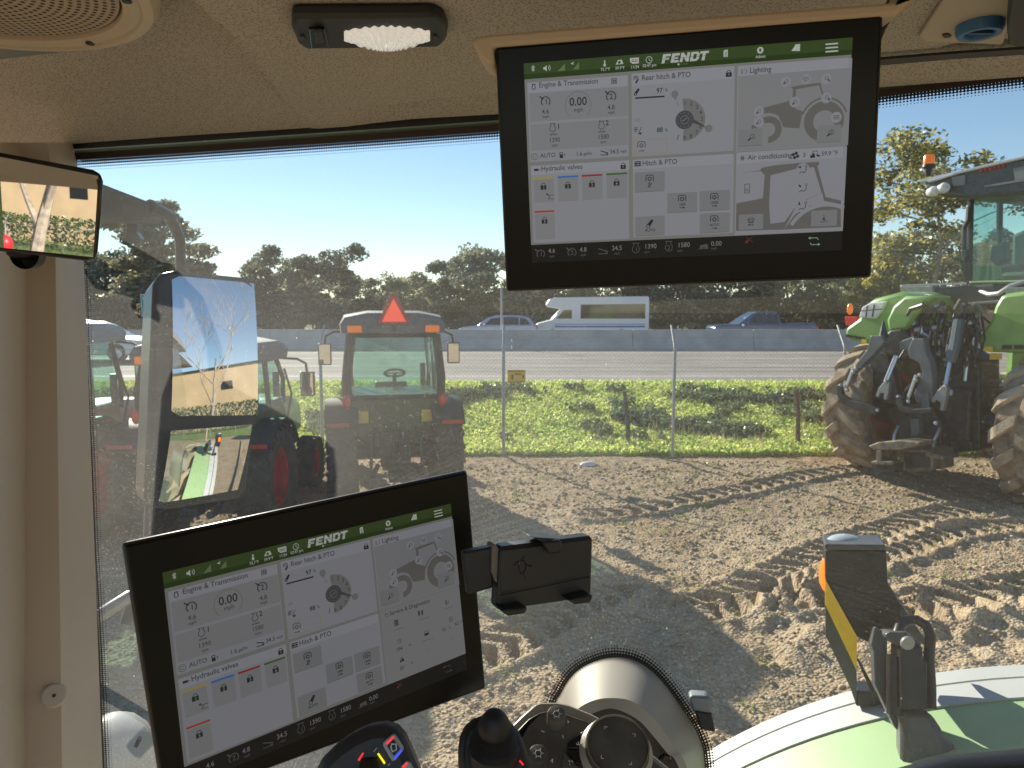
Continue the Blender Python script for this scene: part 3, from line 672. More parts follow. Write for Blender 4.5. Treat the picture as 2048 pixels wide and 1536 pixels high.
    b.build('hood', body, t, smooth=True)
    b = MB(); b.box((0, 3.185, 1.0), (.4, .02, .3)); b.build('grille', m_black, t)
    b = MB(); b.tube([(.52, 1.12, 1.0), (.52, 1.12, 1.9)], .045, 10); b.build('exhaust', m_black, t, smooth=True)
    # cab frame
    b = MB(); zt = roof-.30
    P = {'rl': (-.64, -.32), 'rr': (.64, -.32), 'fl': (-.60, 1.12), 'fr': (.60, 1.12)}
    for k, (x, y) in P.items():
        r_ = .062 if k[0] == 'r' else .035
        b.tube([(x, y, 1.45), (x*1.03, y, 1.8), (x*.93, y*(.9 if y < 0 else .92), zt)], r_, 8)
    for s in (-1, 1): b.tube([(s*.64, .42, 1.45), (s*.60, .42, zt)], .035, 6); b.tube([(s*.64, -.32, 1.5), (s*.62, 1.12, 1.5)], .03, 6)
    b.tube([(-.64, -.32, 1.53), (.64, -.32, 1.53)], .04, 6); b.tube([(-.60, -.30, zt), (.60, -.30, zt)], .05, 6); b.tube([(-.6, 1.12, 1.5), (.6, 1.12, 1.5)], .04, 6)
    b.build('cab_frame', m_black, t, smooth=True)
    def pane(nm, l):
        q = MB(); q.add(l, [tuple(range(len(l)))]); return q.build(nm, m_tglass, t, fix=False)
    z1, z2 = 1.53, zt
    pane('rear_window', [(-.50, -.33, z1), (.50, -.33, z1), (.62, -.33, z1+.12), (.63, -.33, 1.95), (.57, -.30, z2), (-.57, -.30, z2), (-.63, -.33, 1.95), (-.62, -.33, z1+.12)])
    pane('windscreen', [(-.58, 1.12, z1), (.58, 1.12, z1), (.53, 1.03, z2), (-.53, 1.03, z2)])
    for s in (-1, 1): pane('door_glass', [(s*.65, -.30, z1), (s*.62, 1.10, z1), (s*.56, 1.02, z2), (s*.58, -.28, z2)])
    # roof
    b = MB(); rows = []
    for y, k, dz in ((-.42, .80, -.05), (-.38, .97, 0), (0, 1.0, .03), (.8, .98, .02), (1.22, .90, -.03), (1.3, .75, -.09)):
        w_ = .73*k; rows.append([(-w_, y, zt+.02), (-w_*1.02, y, zt+.14), (-w_*.93, y, roof-.06+dz), (-w_*.5, y, roof+dz), (w_*.5, y, roof+dz), (w_*.93, y, roof-.06+dz), (w_*1.02, y, zt+.14), (w_, y, zt+.02)])
    b.grid(rows); b.add(rows[0], [tuple(range(8))]); b.add(rows[-1], [tuple(range(8))]); b.add([r_[0] for r_ in rows]+[r_[-1] for r_ in rows[::-1]], [tuple(range(12))])
    b.build('roof', roofm or M('grey roof', (.11, .13, .145), .6, noise=.15), t, smooth=True)
    # inside
    b = MB(); b.lathe([(.155+.02*math.cos(a*math.pi/4), .02*math.sin(a*math.pi/4)) for a in range(8)], 20, 'Z', (.05, .72, 1.78), Q=Matrix.Rotation(rad(-25), 3, 'X'), closed=True); b.tube([(.05, .72, 1.78), (.05, .9, 1.3)], .03, 6); b.box((.05, .72, 1.78), (.28, .04, .02))
    b.build('steering_wheel', m_black, t, smooth=True)
    b = MB(); b.box((0, .98, 1.48), (.5, .22, .30)); b.box((-.38, .35, 1.42), (.22, .8, .10), R=Matrix.Rotation(rad(12), 3, 'X')); b.box((.42, .3, 1.46), (.16, .6, .12)); b.build('console', M('cab console', (.10, .12, .13), .6), t, bevel=.03)
    b = MB(); b.box((0, .15, 1.18), (.46, .46, .14)); b.build('seat', m_black, t, bevel=.04)
    if tri:
        b = MB(); z0 = roof-.15; b.prism([(-.22, z0), (.22, z0), (.05, z0+.40), (0, z0+.42), (-.05, z0+.40)][:5], -.47, -.455); q = b.build('warning_triangle', M('dark red border', (.45, .03, .03), .5), t)
        b = MB(); b.prism([(-.165, z0+.03), (.165, z0+.03), (0, z0+.345)], -.476, -.471); b.build('fluorescent_face', M('fluorescent orange red', (1.0, .10, .04), .5, emit=(1, .08, .04), estr=.25), q)
        b = MB(); b.tube([(0, -.44, z0), (0, -.44, z0-.1)], .02, 6); b.build('sign_bracket', m_dark, t)
    return t
tractor('compact_tractor', 'compact tractor with a red triangle on its roof, parked rear towards us', (-1.72, 10.25, 0), rad(12), R=.70, roof=2.71, tri=True)
tractor('compact_tractor', 'green tractor half hidden behind the outside mirror', (-3.80, 8.75, 0), rad(1), R=.66, roof=2.38)
tractor('compact_tractor', 'red hooded tractor at far left beside the cab pillar', (-5.86, 8.35, 0), rad(0), R=.70, roof=2.62, body=M('faded red hood', (.42, .10, .09), .35, coat=.3), dark=M('maroon paint', (.20, .03, .025), .4), roofm=M('pale roof', (.22, .25, .28), .6))

# ---- the big tractor at right
LC, RC = V(6.30, 12.0, 0), V(7.50, 9.60, 0)
F4 = Frame((LC+RC)/2, (RC-LC), (0, 0, 1))
TT = thing('large_tractor', 'large green tractor with muddy wheels and raised rear linkage at right', 'tractor', tuple(F4.o), math.atan2(F4.y.y, F4.y.x)-math.pi/2)
def bp(name, mats, polys, parent=TT, bevel=.0, smooth=False):      # polygons seen in the photo, placed on planes dy behind the axle, with thickness
    for l, dy, th in polys:
        o = MB().prism(F4.pts(l, dy), dy, dy+th, F=F4).build(name, mats, parent, world=True, bevel=bevel, smooth=smooth)
    return o
def P4(px, py, dy): a, c = F4.loc(px, py, dy); return F4.M @ V(a, dy, c)
def tb(name, mat, segs, parent=TT):
    for l, r_ in segs: o = MB().tube([P4(*q) for q in l], r_, 8).build(name, mat, parent, world=True, smooth=True)
    return o
hs = (RC-LC).length/2
for s in (-1, 1):
    tt = wheel(TT, 1.10, .68, (s*hs, 0, 1.10), s, m_red, m_tyre2, n=15, wide=.15)
    wheel(TT, .80, .5, (s*(hs-.05), 3.1, .80), s, m_red, m_tyre2, n=17)
b = MB(); b.tube([(-hs, 0, 1.1), (hs, 0, 1.1)], .24, 12); b.box((0, 1.3, 1.2), (.75, 3.4, .8)); b.build('chassis', m_dark, TT, bevel=.05)
b = MB(); b.box((0, 3.2, 2.0), (1.0, 2.6, 1.2)); b.build('hood', m_green, TT, bevel=.15)
# fenders
b = MB(); rows = []
fA = [(1688, 670), (1691, 655), (1717, 637), (1723, 614), (1745, 598), (1800, 583), (1822, 590), (1835, 600), (1822, 640), (1800, 664), (1765, 684), (1745, 690), (1700, 682)]
ff_ = bp('fender', m_green, [(fA, -.55, 1.7)], bevel=.06, smooth=True)
bp('inner_cover', m_green, [([(1776, 664), (1772, 640), (1785, 612), (1808, 592), (1868, 591), (1850, 606), (1832, 630), (1812, 660)], -.75, .5)], parent=TT, bevel=.05, smooth=True)
bp('rear_lamp', m_white, [([(1717, 634), (1724, 614), (1740, 605), (1772, 602), (1762, 622), (1750, 638)], -.60, .1)], ff_, bevel=.02)
bp('lamp_bars', m_dark, [([(1733, 612), (1736, 611), (1733, 634), (1730, 634)], -.605, .01), ([(1747, 609), (1750, 609), (1746, 634), (1743, 634)], -.605, .01), ([(1722, 621), (1765, 617), (1765, 619), (1722, 623)], -.605, .01)], ff_)
bp('vent_slot', m_black, [([(1691+k*8, 668+k*1.4), (1696+k*8, 669+k*1.4), (1696+k*8, 675+k*1.4), (1691+k*8, 674+k*1.4)], -.57, .03) for k in range(5)], ff_)
bp('sticker', m_yellow, [([(1723, 678), (1733, 679), (1733, 687), (1723, 686)], -.575, .01)], ff_)
fR = [(1958, 697), (1953, 682), (1962, 664), (1980, 640), (1988, 612), (2000, 592), (2012, 587), (2100, 575), (2240, 575), (2240, 715), (1975, 704)]
fr = bp('fender', m_green, [(fR, -.55, 1.5)], bevel=.07, smooth=True)
bp('vent_slot', m_black, [([(2004+k*24, 690), (2022+k*24, 690), (2022+k*24, 698), (2004+k*24, 699)], -.57, .03) for k in range(4)], fr)
bp('sticker', m_yellow, [([(1968, 693), (1985, 693), (1985, 703), (1968, 702)], -.575, .01), ([(1979, 706), (2003, 706), (2003, 719), (1979, 719)], -.50, .01)], fr)
b = MB(); b.sphere(P4(1700, 618, -.2), .085, 12, (.6, .6, 1.2)); b.build('marker_lamp', m_orange, TT, world=True, smooth=True)
bp('reflector', m_redlens, [([(1689, 633), (1714, 633), (1713, 645), (1698, 653), (1691, 650)], -.25, .10)], bevel=.015)
bp('fender', m_green, [([(1985, 780), (1972, 770), (1972, 758), (1990, 757)], .9, .2)], bevel=.01).name = 'reflector_red'
# deck, tank, rails
bp('fuel_tank', m_black, [([(1864, 576), (1990, 566), (2002, 606), (1985, 622), (1870, 602)], .35, 1.2)], bevel=.04)
bp('step_deck', M('deck grey', (.20, .20, .20), .6, noise=.2), [([(1800, 573), (1866, 572), (1866, 592), (1802, 588)], .30, 1.0), ([(2011, 575), (2180, 572), (2180, 596), (2011, 594)], .0, 1.0), ([(1912, 607), (2000, 600), (2000, 606), (1912, 611)], .1, .5)], bevel=.01)
b = MB()
for k in range(42):
    q = P4(1803+k*3.1, 571-k*.10, .34); b.box(q, (.012, .05, .03))
b.build('tread_grip', m_steel, TT, world=True)
tb('handrail', m_galv, [([(1937, 574, .5), (1955, 580, .4), (1978, 589, .3), (1998, 587, .25), (2020, 572, .3), (2060, 560, .4)], .035)])
# cab
bp('cab_base', M('pale green panel', (.30, .45, .20), .4), [([(1941, 531), (1985, 531), (1990, 562), (1941, 564)], 1.02, .25), ([(1938, 562), (2050, 560), (2050, 566), (1938, 568)], .95, .3)], bevel=.02)
bp('cab_floor', m_dark, [([(1945, 560), (2300, 545), (2300, 575), (1945, 572)], 1.1, 1.6)])
b = MB()
for l, r_ in (([(1942, 400, 1.0), (1940, 480, 1.0), (1938, 570, 1.0)], .045), ([(2000, 395, 2.6), (1998, 560, 2.6)], .05), ([(2190, 380, 1.0), (2190, 570, 1.0)], .06), ([(2130, 385, 2.6), (2130, 560, 2.6)], .05)): b.tube([P4(*q) for q in l], r_, 8)
b.build('cab_frame', m_black, TT, world=True, smooth=True)
b = MB(); q = [P4(1942, 402, 1.0), P4(2190, 380, 1.0), P4(2190, 566, 1.0), P4(1940, 566, 1.0)]; b.add(q, [(0, 1, 2, 3)]); b.build('rear_window', m_tglass, TT, world=True, fix=False)
b = MB(); q = [P4(1942, 402, 1.02), P4(1999, 396, 2.6), P4(1999, 560, 2.6), P4(1940, 566, 1.02)]; b.add(q, [(0, 1, 2, 3)]); b.build('door_glass', m_tglass, TT, world=True, fix=False)
bp('seat', M('seat grey', (.10, .12, .11), .8), [([(2022, 470), (2048, 458), (2085, 460), (2090, 545), (2022, 548)], 1.5, .25), ([(2000, 545), (2095, 540), (2095, 558), (2000, 560)], 1.3, .5)], bevel=.06, smooth=True)
bp('cab_console', m_black, [([(1980, 490), (2008, 485), (2012, 520), (1990, 532), (1978, 520)], 1.7, .2), ([(1985, 533), (2040, 528), (2048, 548), (1995, 552)], 1.4, .2)], bevel=.03)
b = MB(); b.lathe([(.20+.022*math.cos(a*math.pi/4), .022*math.sin(a*math.pi/4)) for a in range(8)], 20, 'Y', P4(2018, 525, 1.9), closed=True); b.build('steering_wheel', m_black, TT, world=True, smooth=True)
rf = bp('roof', M('dark roof', (.085, .09, .095), .4, noise=.2), [([(1843, 361), (1870, 350), (2160, 292), (2240, 290), (2240, 392), (2048, 388), (1935, 397), (1890, 394), (1868, 388), (1856, 376)], .45, 2.4)], bevel=.05, smooth=True)
bp('roof_rim', M('pale rim', (.55, .58, .60), .35), [([(1838, 360), (2000, 322), (2160, 286), (2160, 292), (2000, 328), (1842, 365)], .40, 2.5), ([(1853, 361), (1905, 347), (1912, 349), (1856, 365)], .36, .06)], rf, bevel=.01)
bp('roof_panel', M('panel grey', (.25, .26, .27), .5), [([(1903, 354), (1930, 350), (1929, 370), (1906, 372)], .42, .05), ([(1968, 371), (2048, 358), (2048, 362), (1968, 375)], .42, .05), ([(2026, 337), (2060, 330), (2060, 358), (2030, 362)], .42, .05)], rf)
bp('reflective_lettering', m_red, [([(1958+k*9, 345-k*2), (1965+k*9, 343.5-k*2), (1965+k*9, 338-k*2), (1958+k*9, 339.5-k*2)], .43, .01) for k in range(6)], rf)
for px, py in ((1870, 382), (1891, 375)):
    b = MB(); b.lathe([(.01, -.02), (.07, -.01), (.085, .03), (.07, .14), (.03, .16)], 16, 'Y', P4(px, py, .30)); b.build('work_light', m_white, TT, world=True, smooth=True)
b = MB(); c = P4(1858, 323, .8); b.lathe([(.01, .12), (.07, .11), (.085, .08), (.09, -.06)], 16, 'Z', c); bc = b.build('beacon', m_orange, TT, world=True, smooth=True)
b = MB(); b.lathe([(.095, -.05), (.10, -.09), (.06, -.12), (.04, -.24)], 12, 'Z', c); b.build('beacon_base', m_black, bc, world=True, smooth=True)
tb('grab_bar', m_black, [([(1938, 415, .8), (1936, 440, .75), (1928, 456, .7), (1928, 500, .7), (1934, 560, .8)], .04), ([(1922, 520, .6), (1935, 575, .7)], .018)])
bp('mirror_motor', m_black, [([(1920, 499), (1934, 499), (1934, 512), (1928, 527), (1922, 511)], .65, .12)], bevel=.02)
# rear linkage
bp('lift_arm', m_grey, [([(1741, 671), (1764, 671), (1768, 684), (1752, 704), (1728, 728), (1710, 746), (1700, 757), (1712, 727), (1734, 699)], -1.05, .10)], bevel=.012)
bp('lift_arm', m_grey, [([(1825, 677), (1846, 677), (1850, 702), (1860, 725), (1864, 752), (1864, 800), (1835, 806), (1826, 790), (1845, 748), (1838, 726), (1818, 716), (1815, 700)], -1.05, .14), ([(1796, 684), (1828, 672), (1826, 700), (1800, 700)], -.98, .10)], bevel=.012)
bp('linkage_frame', m_dark, [([(1762, 676), (1780, 660), (1802, 656), (1828, 682), (1822, 712), (1795, 722), (1765, 704)], -.75, .25), ([(1752, 700), (1775, 706), (1790, 760), (1800, 812), (1760, 805), (1700, 760), (1712, 742)], -.70, .15),
    ([(1862, 690), (1905, 690), (1960, 720), (1960, 900), (1880, 910), (1862, 800)], -.30, .5), ([(1770, 818), (1850, 800), (1885, 850), (1880, 905), (1790, 905), (1795, 860)], -.55, .4)], bevel=.03)
b = MB(); b.tube([P4(1767, 676, -.95), P4(1767, 642, -.95)], [.075, .012], 10); b.build('guide_cone', m_dark, TT, world=True, smooth=True)
tb('lift_rod', m_steel, [([(1793, 712, -1.0), (1772, 763, -1.15)], .035), ([(1707, 737, -1.1), (1692, 776, -1.15)], .03), ([(1833, 750, -1.1), (1815, 800, -1.15)], .028)])
tb('hydraulic_cylinder', M('cylinder grey', (.10, .13, .14), .35), [([(1918, 640, -.75), (1908, 700, -.85), (1900, 725, -.9)], .075), ([(1898, 690, -.8), (1893, 735, -.9)], .035)])
tb('cylinder_rod', m_steel, [([(1905, 700, -.85), (1891, 773, -1.0)], .034), ([(1938, 690, -.5), (1930, 762, -.55)], .028), ([(1932, 700, -.5), (1929, 762, -.55)], .018)])
bp('rod_fork', M('fork metal', (.38, .40, .42), .35, metal=.5), [([(1772, 758), (1778, 764), (1776, 785), (1772, 800), (1767, 799), (1768, 786), (1760, 786), (1756, 795), (1751, 792), (1757, 776)], -1.15, .07),
    ([(1886, 770), (1894, 776), (1890, 800), (1885, 822), (1879, 820), (1881, 806), (1873, 800), (1864, 806), (1862, 798), (1874, 782)], -1.05, .08)], bevel=.008)
bp('link_hook', m_dark, [([(1673, 770), (1680, 770), (1684, 788), (1700, 800), (1730, 806), (1752, 815), (1750, 830), (1715, 822), (1682, 806), (1673, 790)], -1.25, .08),
    ([(1792, 792), (1802, 792), (1806, 812), (1826, 818), (1862, 815), (1862, 826), (1820, 828), (1800, 822), (1792, 808)], -1.25, .08)], bevel=.01)
b = MB()
for px, py in ((1681, 771), (1694, 780), (1712, 737), (1707, 744), (1797, 794), (1817, 803), (1840, 750), (1832, 760), (1755, 820), (1872, 846), (1772, 763), (1891, 773)):
    MB().sphere(P4(px, py, -1.22), .035, 8).build('link_pin', m_steel, TT, world=True, smooth=True)
# hose couplers
r = np.random.default_rng(77)
h1, h2, h3 = MB(), MB(), MB()
for k in range(66):
    px = 1815+145*r.random(); py = 612+75*r.random()*(1-.3*abs(px-1885)/70); q = P4(px, py, -.70+.25*r.random()); d = V(*(r.normal(size=3)*.05))
    MB().tube([q-d, q+d*.6], [.04, .03], 8).build('hose_coupler', (m_steel, m_black, m_grey, m_black)[k % 4], TT, world=True, smooth=True); MB().tube([q, q+V(0, 0, -.12)+d, q+V(0, 0, -.35)+d*2, q+V(0, 0, -.55)+d*1.2], .016, 6).build('hose', m_black, TT, world=True, smooth=True)
for k in range(16):
    px = 1868+40*r.random(); py = 700+90*r.random(); q = P4(px, py, -.62); MB().sphere(q, .025+.02*r.random(), 8).build('coupler_cap', m_steel, TT, world=True, smooth=True)
tb('hose', m_black, [([(1812, 640, -.7), (1822, 618, -.75), (1845, 610, -.8), (1862, 622, -.7)], .035), ([(1885, 700, -.7), (1880, 760, -.7), (1895, 800, -.6), (1915, 840, -.5)], .02), ([(1820, 770, -1.0), (1805, 790, -1.1), (1812, 830, -.9)], .015)])
tb('hydraulic_pipe', m_steel, [([(1797, 852, -.7), (1789, 870, -.8), (1788, 895, -.8)], .028), ([(1880, 856, -.6), (1869, 880, -.7), (1866, 900, -.7)], .025)])
bp('drawbar', M('worn steel', (.22, .19, .15), .45, metal=.4, noise=.4, nscale=9), [([(1736, 892), (1756, 884), (1800, 880), (1840, 884), (1835, 892), (1800, 900), (1745, 900)], -1.35, .35), ([(1752, 900), (1762, 900), (1762, 922), (1785, 922), (1785, 930), (1742, 930), (1742, 922), (1752, 922)], -1.35, .2),
    ([(1795, 898), (1866, 898), (1866, 940), (1820, 945), (1795, 932)], -1.05, .5), ([(1850, 900), (1885, 912), (1885, 920), (1850, 912)], -1.1, .4)], bevel=.015)
bp('hitch_jaw', m_dark, [([(1806, 905), (1858, 905), (1858, 934), (1812, 938)], -1.06, .05), ([(1742, 926), (1790, 926), (1788, 944), (1745, 946)], -1.3, .2)])
bp('support_plate', m_grey, [([(1820, 838), (1838, 838), (1838, 868), (1822, 872)], -.75, .1), ([(1843, 786), (1856, 786), (1857, 815), (1842, 815)], -1.10, .04)], bevel=.01)

# ================================================================ BEHIND THE CAMERA (seen in the mirrors)
m_wall = M('tan render', (.62, .45, .27), .9, noise=.08, nscale=.5)
t = thing('warehouse', 'long tan warehouse reflected in the mirrors', 'building', (30, -8, 0))
b = MB(); b.box((6, 0, 3.4), (12, 110, 6.8)); b.build('wall', m_wall, t)
b = MB(); b.box((6, 0, 6.9), (12.3, 110.3, .25)); b.build('roof', m_dark, t)
for k in range(9):
    b = MB(); b.box((-.02, -40+k*10.5, 4.6), (.06, 1.6, 1.0)); f = b.build('window', m_black, t)
v_ = []
rr = np.random.default_rng(91); n = 14000
P = np.stack([24+rr.normal(size=n)*.8, rr.random(n)*70-45, rr.random(n)**.7*2.4+.1*np.sin(np.arange(n))], 1); v1, f1 = leaves(P, .22, rr, 1.2)
h = npmesh('hedge', v1, f1, leafmat('hedge leaf', (.10, .15, .04), (.05, .08, .03), .3)); tag(h, 'long clipped hedge before the tan warehouse, reflected in the mirrors', 'hedge')
fence('chain_link_fence', 'chain link fence before the hedge, reflected in the mirrors', (19, 6, 0), (14, -30, 0), [1+4.5*k for k in range(8)], sc=1.8)
o = MB().grid([[(14.5, -40, -.03), (40, -40, -.03)], [(16, 20, -.03), (40, 20, -.03)]]).build('lawn', M('mown grass', (.16, .23, .05), .95, noise=.4, nscale=3)); struct(o)
def bare_tree(name, label, loc, H, seed, tr):
    r = random.Random(seed); t = thing(name, label, 'tree', loc); tk, br = MB(), MB()
    def grow(mb, p, d, L, R, lv):
        pts = [p]; n = 4; q = p; dd = d.copy()
        for i in range(n):
            dd = (dd+Vector((r.gauss(0, .12), r.gauss(0, .12), .06))).normalized(); q = q+dd*L/n; pts.append(q)
        mb.tube(pts, [R*(1-.55*i/n) for i in range(n+1)], 7 if lv < 2 else 4, cap=False)
        if lv >= 4: return
        for k in range(r.choice((3, 4)) if lv < 3 else 4):
            f = .35+.6*r.random() if lv else .45+.5*k/4; i = min(n-1, int(f*n)); s = pts[i].lerp(pts[i+1], f*n-i)
            a = Vector((r.gauss(0, 1), r.gauss(0, 1), .45+r.random()*.5)).normalized(); nd = (dd*.35+a).normalized()
            grow(br, s, nd, L*(.55+.2*r.random()), max(.006, R*.42), lv+1)
    grow(tk, V(0, 0, 0), V(0, 0, 1), H*.62, tr, 0)
    tk.build('trunk', m_barkp, t, smooth=True); br.build('branches', m_barkp, t, fix=False); return t
bare_tree('bare_tree', 'leafless pale tree reflected in the outside mirror', (13.5, -3.3, 0), 8.5, 3, .13)
bt = bare_tree('bare_tree', 'leafless tree with a red marker beside it, reflected in the inside mirror', (9.4, -6.2, 0), 8, 9, .24)
tag(MB().sphere((9.0, -6.9, 1.75), .20, 14, (1, 1, 1.25)).build('red_marker', M('red marker', (.8, .03, .04), .4), smooth=True), 'rounded red marker beside the bare tree, reflected in the inside mirror', 'marker')

# ================================================================ OUR OWN TRACTOR, OUTSIDE
U_ = V(.9654, -.2601, 0); N_ = V(.2601, .9654, 0)
def uv(u, v, z): return V(0, 0, EYE)+U_*u+N_*v+V(0, 0, z)
def og(px, py, v=1.09): return on(px, py, uv(0, v, 0), N_)
m_fgrey = M('fender grey', (.52, .54, .53), .55, noise=.04, nscale=6)
m_fgreen = M('fender green', (.36, .54, .27), .5, noise=.05, nscale=4)
OT = thing('own_tractor_fender', 'grey and green rear fender of our own tractor outside the glass', 'fender', tuple(uv(.8, 1.3, -1.8)))
def fz(u, R=1.18, dz=0): return -.63+dz-(R-math.sqrt(max(R*R-(u-.8)**2, .01)))
def frow(v, dz=0): return [uv(.8-1.16+2.3*k/60, v, fz(.8-1.16+2.3*k/60, dz=dz)) for k in range(61)]
b = MB(); b.grid([frow(1.455, -.06), frow(1.45), frow(1.408)], thick=(0, 0, -.02)); b.build('edge_strip', m_fgrey, OT, world=True, smooth=True)
b = MB(); b.grid([frow(1.408, -.006), frow(1.402, -.006)], thick=(0, 0, -.02)); b.build('groove', m_dark, OT, world=True)
b = MB(); b.grid([frow(1.402), frow(1.34)], thick=(0, 0, -.02)); b.build('middle_strip', m_fgrey, OT, world=True, smooth=True)
b = MB(); b.grid([frow(1.339, -.004), frow(1.30, -.008), frow(1.2, -.02), frow(1.11, -.03)], thick=(0, 0, -.02)); b.build('green_panel', m_fgreen, OT, world=True, smooth=True)
b = MB(); tyre(b, 1.05, .55, (0, 0, 0)); R3 = Matrix.Rotation(math.atan2(U_.y, U_.x)+math.pi/2, 4, 'Z')
b.v = [uv(.8, 1.15, -1.70)+(Matrix(((N_.x, U_.x, 0), (N_.y, U_.y, 0), (0, 0, 1))) @ p) for p in b.v]
tag(b.build('rear_tyre', [m_tyre2, m_lug], smooth=True), 'large rear tyre of our own tractor under the green fender', 'tyre')

# marker light bracket on the fender
m_bb = M('bracket black', (.014, .013, .012), .4, noise=.5, nscale=14)
m_bg = M('bracket grey', (.075, .08, .085), .42, noise=.2, nscale=10)
BK = thing('marker_bracket', 'black warning light bracket with yellow reflector standing on the grey fender', 'light bracket', tuple(pt(1790, 1480, 1.30)))
FB = Frame(pt(1750, 1250, 1.27), (1, -.37, 0), (0, .1, 1)); FB2 = Frame(pt(1830, 1380, 1.15), (1, -.30, 0), (0, .35, 1))
c8 = lambda l: [(1350+a/2.934, 1050+b_/2.934) for a, b_ in l]
def bb(name, l, dy, th, mat, bev=.003, par=BK, F=FB, sm=False, raw=False):
    b = MB(); b.prism(F.pts(l if raw else c8(l), dy), dy, dy+th, F=F); return b.build(name, mat, par, world=True, bevel=bev, smooth=sm)
bb('lamp_box', [(884, 147), (1241, 151), (1250, 345), (1330, 470), (1337, 560), (1165, 705), (1070, 660), (884, 325)], 0, .075, m_bb)
bb('lamp_box_lid', [(878, 112), (1236, 116), (1244, 150), (882, 147)], -.004, .09, m_bg)
b = MB(); b.sphere(FB.M @ V(*(lambda q: (q[0], .05, q[1]))(FB.loc(*c8([(1000, 116)])[0], .05))), .038, 16, (1.05, .8, .55)); b.build('front_lens', M('clear grey lens', (.5, .56, .6), .15, coat=.5), BK, world=True, smooth=True)
b = MB(); b.sphere(FB.M @ V(*(lambda q: (q[0], .045, q[1]))(FB.loc(*c8([(884, 292)])[0], .045))), .034, 16, (.26, .7, 1.0)); b.build('amber_lens', M('amber lens', (1, .22, .02), .2, emit=(1, .2, .01), estr=.35), BK, world=True, smooth=True)
bb('side_plate', [(882, 330), (1066, 660), (1066, 1066), (1028, 955), (884, 652)], -.012, .010, m_bg, .001)
bb('reflective_tape', [(881, 322), (1068, 655), (1066, 855), (881, 466)], -.0155, .003, M('yellow tape', (.95, .58, .02), .45, noise=.12, nscale=30, emit=(1, .55, .02), estr=.04), 0)
bb('rear_flange', [(1330, 470), (1480, 690), (1478, 720), (1325, 600)], .05, .02, m_bg, .001)
bb('lower_plate', [(1068, 975), (1180, 978), (1215, 1070), (1066, 1064)], -.01, .05, m_bb, .002)
bb('strut', [(1068, 790), (1085, 800), (1180, 980), (1250, 1080), (1225, 1085), (1150, 985)], -.02, .012, m_bb, .001)
bb('mounting_arm', [(1170, 600), (1185, 598), (1225, 640), (1245, 640), (1250, 1060), (1330, 1170), (1328, 1228), (1290, 1190), (1172, 935), (1165, 745), (1152, 700)], -.00, .03, m_bg, .004, F=FB2)
bb('hinge_bracket', [(1232, 640), (1260, 626), (1350, 628), (1440, 690), (1450, 712), (1320, 720), (1240, 665)], -.035, .07, m_bg, .004, F=FB2)
bb('hinge_block', [(1320, 715), (1452, 712), (1458, 790), (1482, 800), (1482, 1085), (1325, 1085)], -.045, .07, m_bb, .006, F=FB2)
b = MB(); q0, q1 = FB2.loc(*c8([(1288, 765)])[0], -.02), FB2.loc(*c8([(1290, 1110)])[0], -.02)
b.tube([FB2.M @ V(q0[0], -.02, q0[1]), FB2.M @ V(q1[0], -.02, q1[1])], .013, 16); b.build('hinge_pin', m_bb, BK, world=True, smooth=True)
q0 = FB2.loc(*c8([(1362, 690)])[0], -.05)
b = MB(); b.lathe([(.001, -.004), (.011, -.004), (.012, 0)], 16, 'Y', FB2.M @ V(q0[0], -.05, q0[1])); b.build('bolt', m_galv, BK, world=True, smooth=True)
b = MB(); l = [(1305, 640, -.01), (1320, 590, 0.0), (1360, 560, 0.01), (1420, 556, 0.01), (1475, 590, 0.0), (1500, 650, -.01), (1490, 780, -.01), (1500, 950, -.01), (1500, 1080, -.02)]
pp = []
for a, c, dy in l: q = FB2.loc(*c8([(a, c)])[0], dy); pp.append(FB2.M @ V(q[0], dy, q[1]))
b.tube(pp, .0085, 10); b.build('cable', m_bb, BK, world=True, smooth=True)
bb('base_arm', [(1300, 1085), (1480, 1085), (1530, 1140), (1570, 1200), (1610, 1290), (1780, 1350), (1900, 1430), (1330, 1500), (1330, 1230), (1328, 1165)], -.03, .05, m_bg, .012, sm=True, F=FB2)

# outside mirror on its arm
dr = V(.960, -.255, .215); cin = ray(430, 690).normalized()
def mirror_frame(px, py, D, dr):
    n = (dr.normalized()-ray(px, py).normalized()).normalized(); ex = V(-n.y, n.x, 0).normalized()
    return Frame(pt(px, py, D), ex, V(0, 0, 1)-n*n.z)
FM = mirror_frame(430, 690, 1.70, V(.960, -.255, .215))
OM = thing('outside_mirror', 'tall black outside mirror reflecting a bare tree and a tan wall', 'mirror', tuple(FM.o))
m_mh = M('mirror housing', (.045, .05, .055), .38, noise=.2, nscale=12, coat=.1)
b = MB(); b.prism(FM.pts([(320, 544), (350, 538), (492, 552), (511, 566), (516, 600), (522, 828), (514, 846), (506, 860), (505, 905), (494, 985), (476, 1000), (340, 1020), (300, 1018), (290, 1000), (296, 860), (303, 680), (308, 566)]), 0, .09, F=FM, shrink=.93)
b.build('housing', m_mh, OM, world=True, bevel=.012, smooth=True)
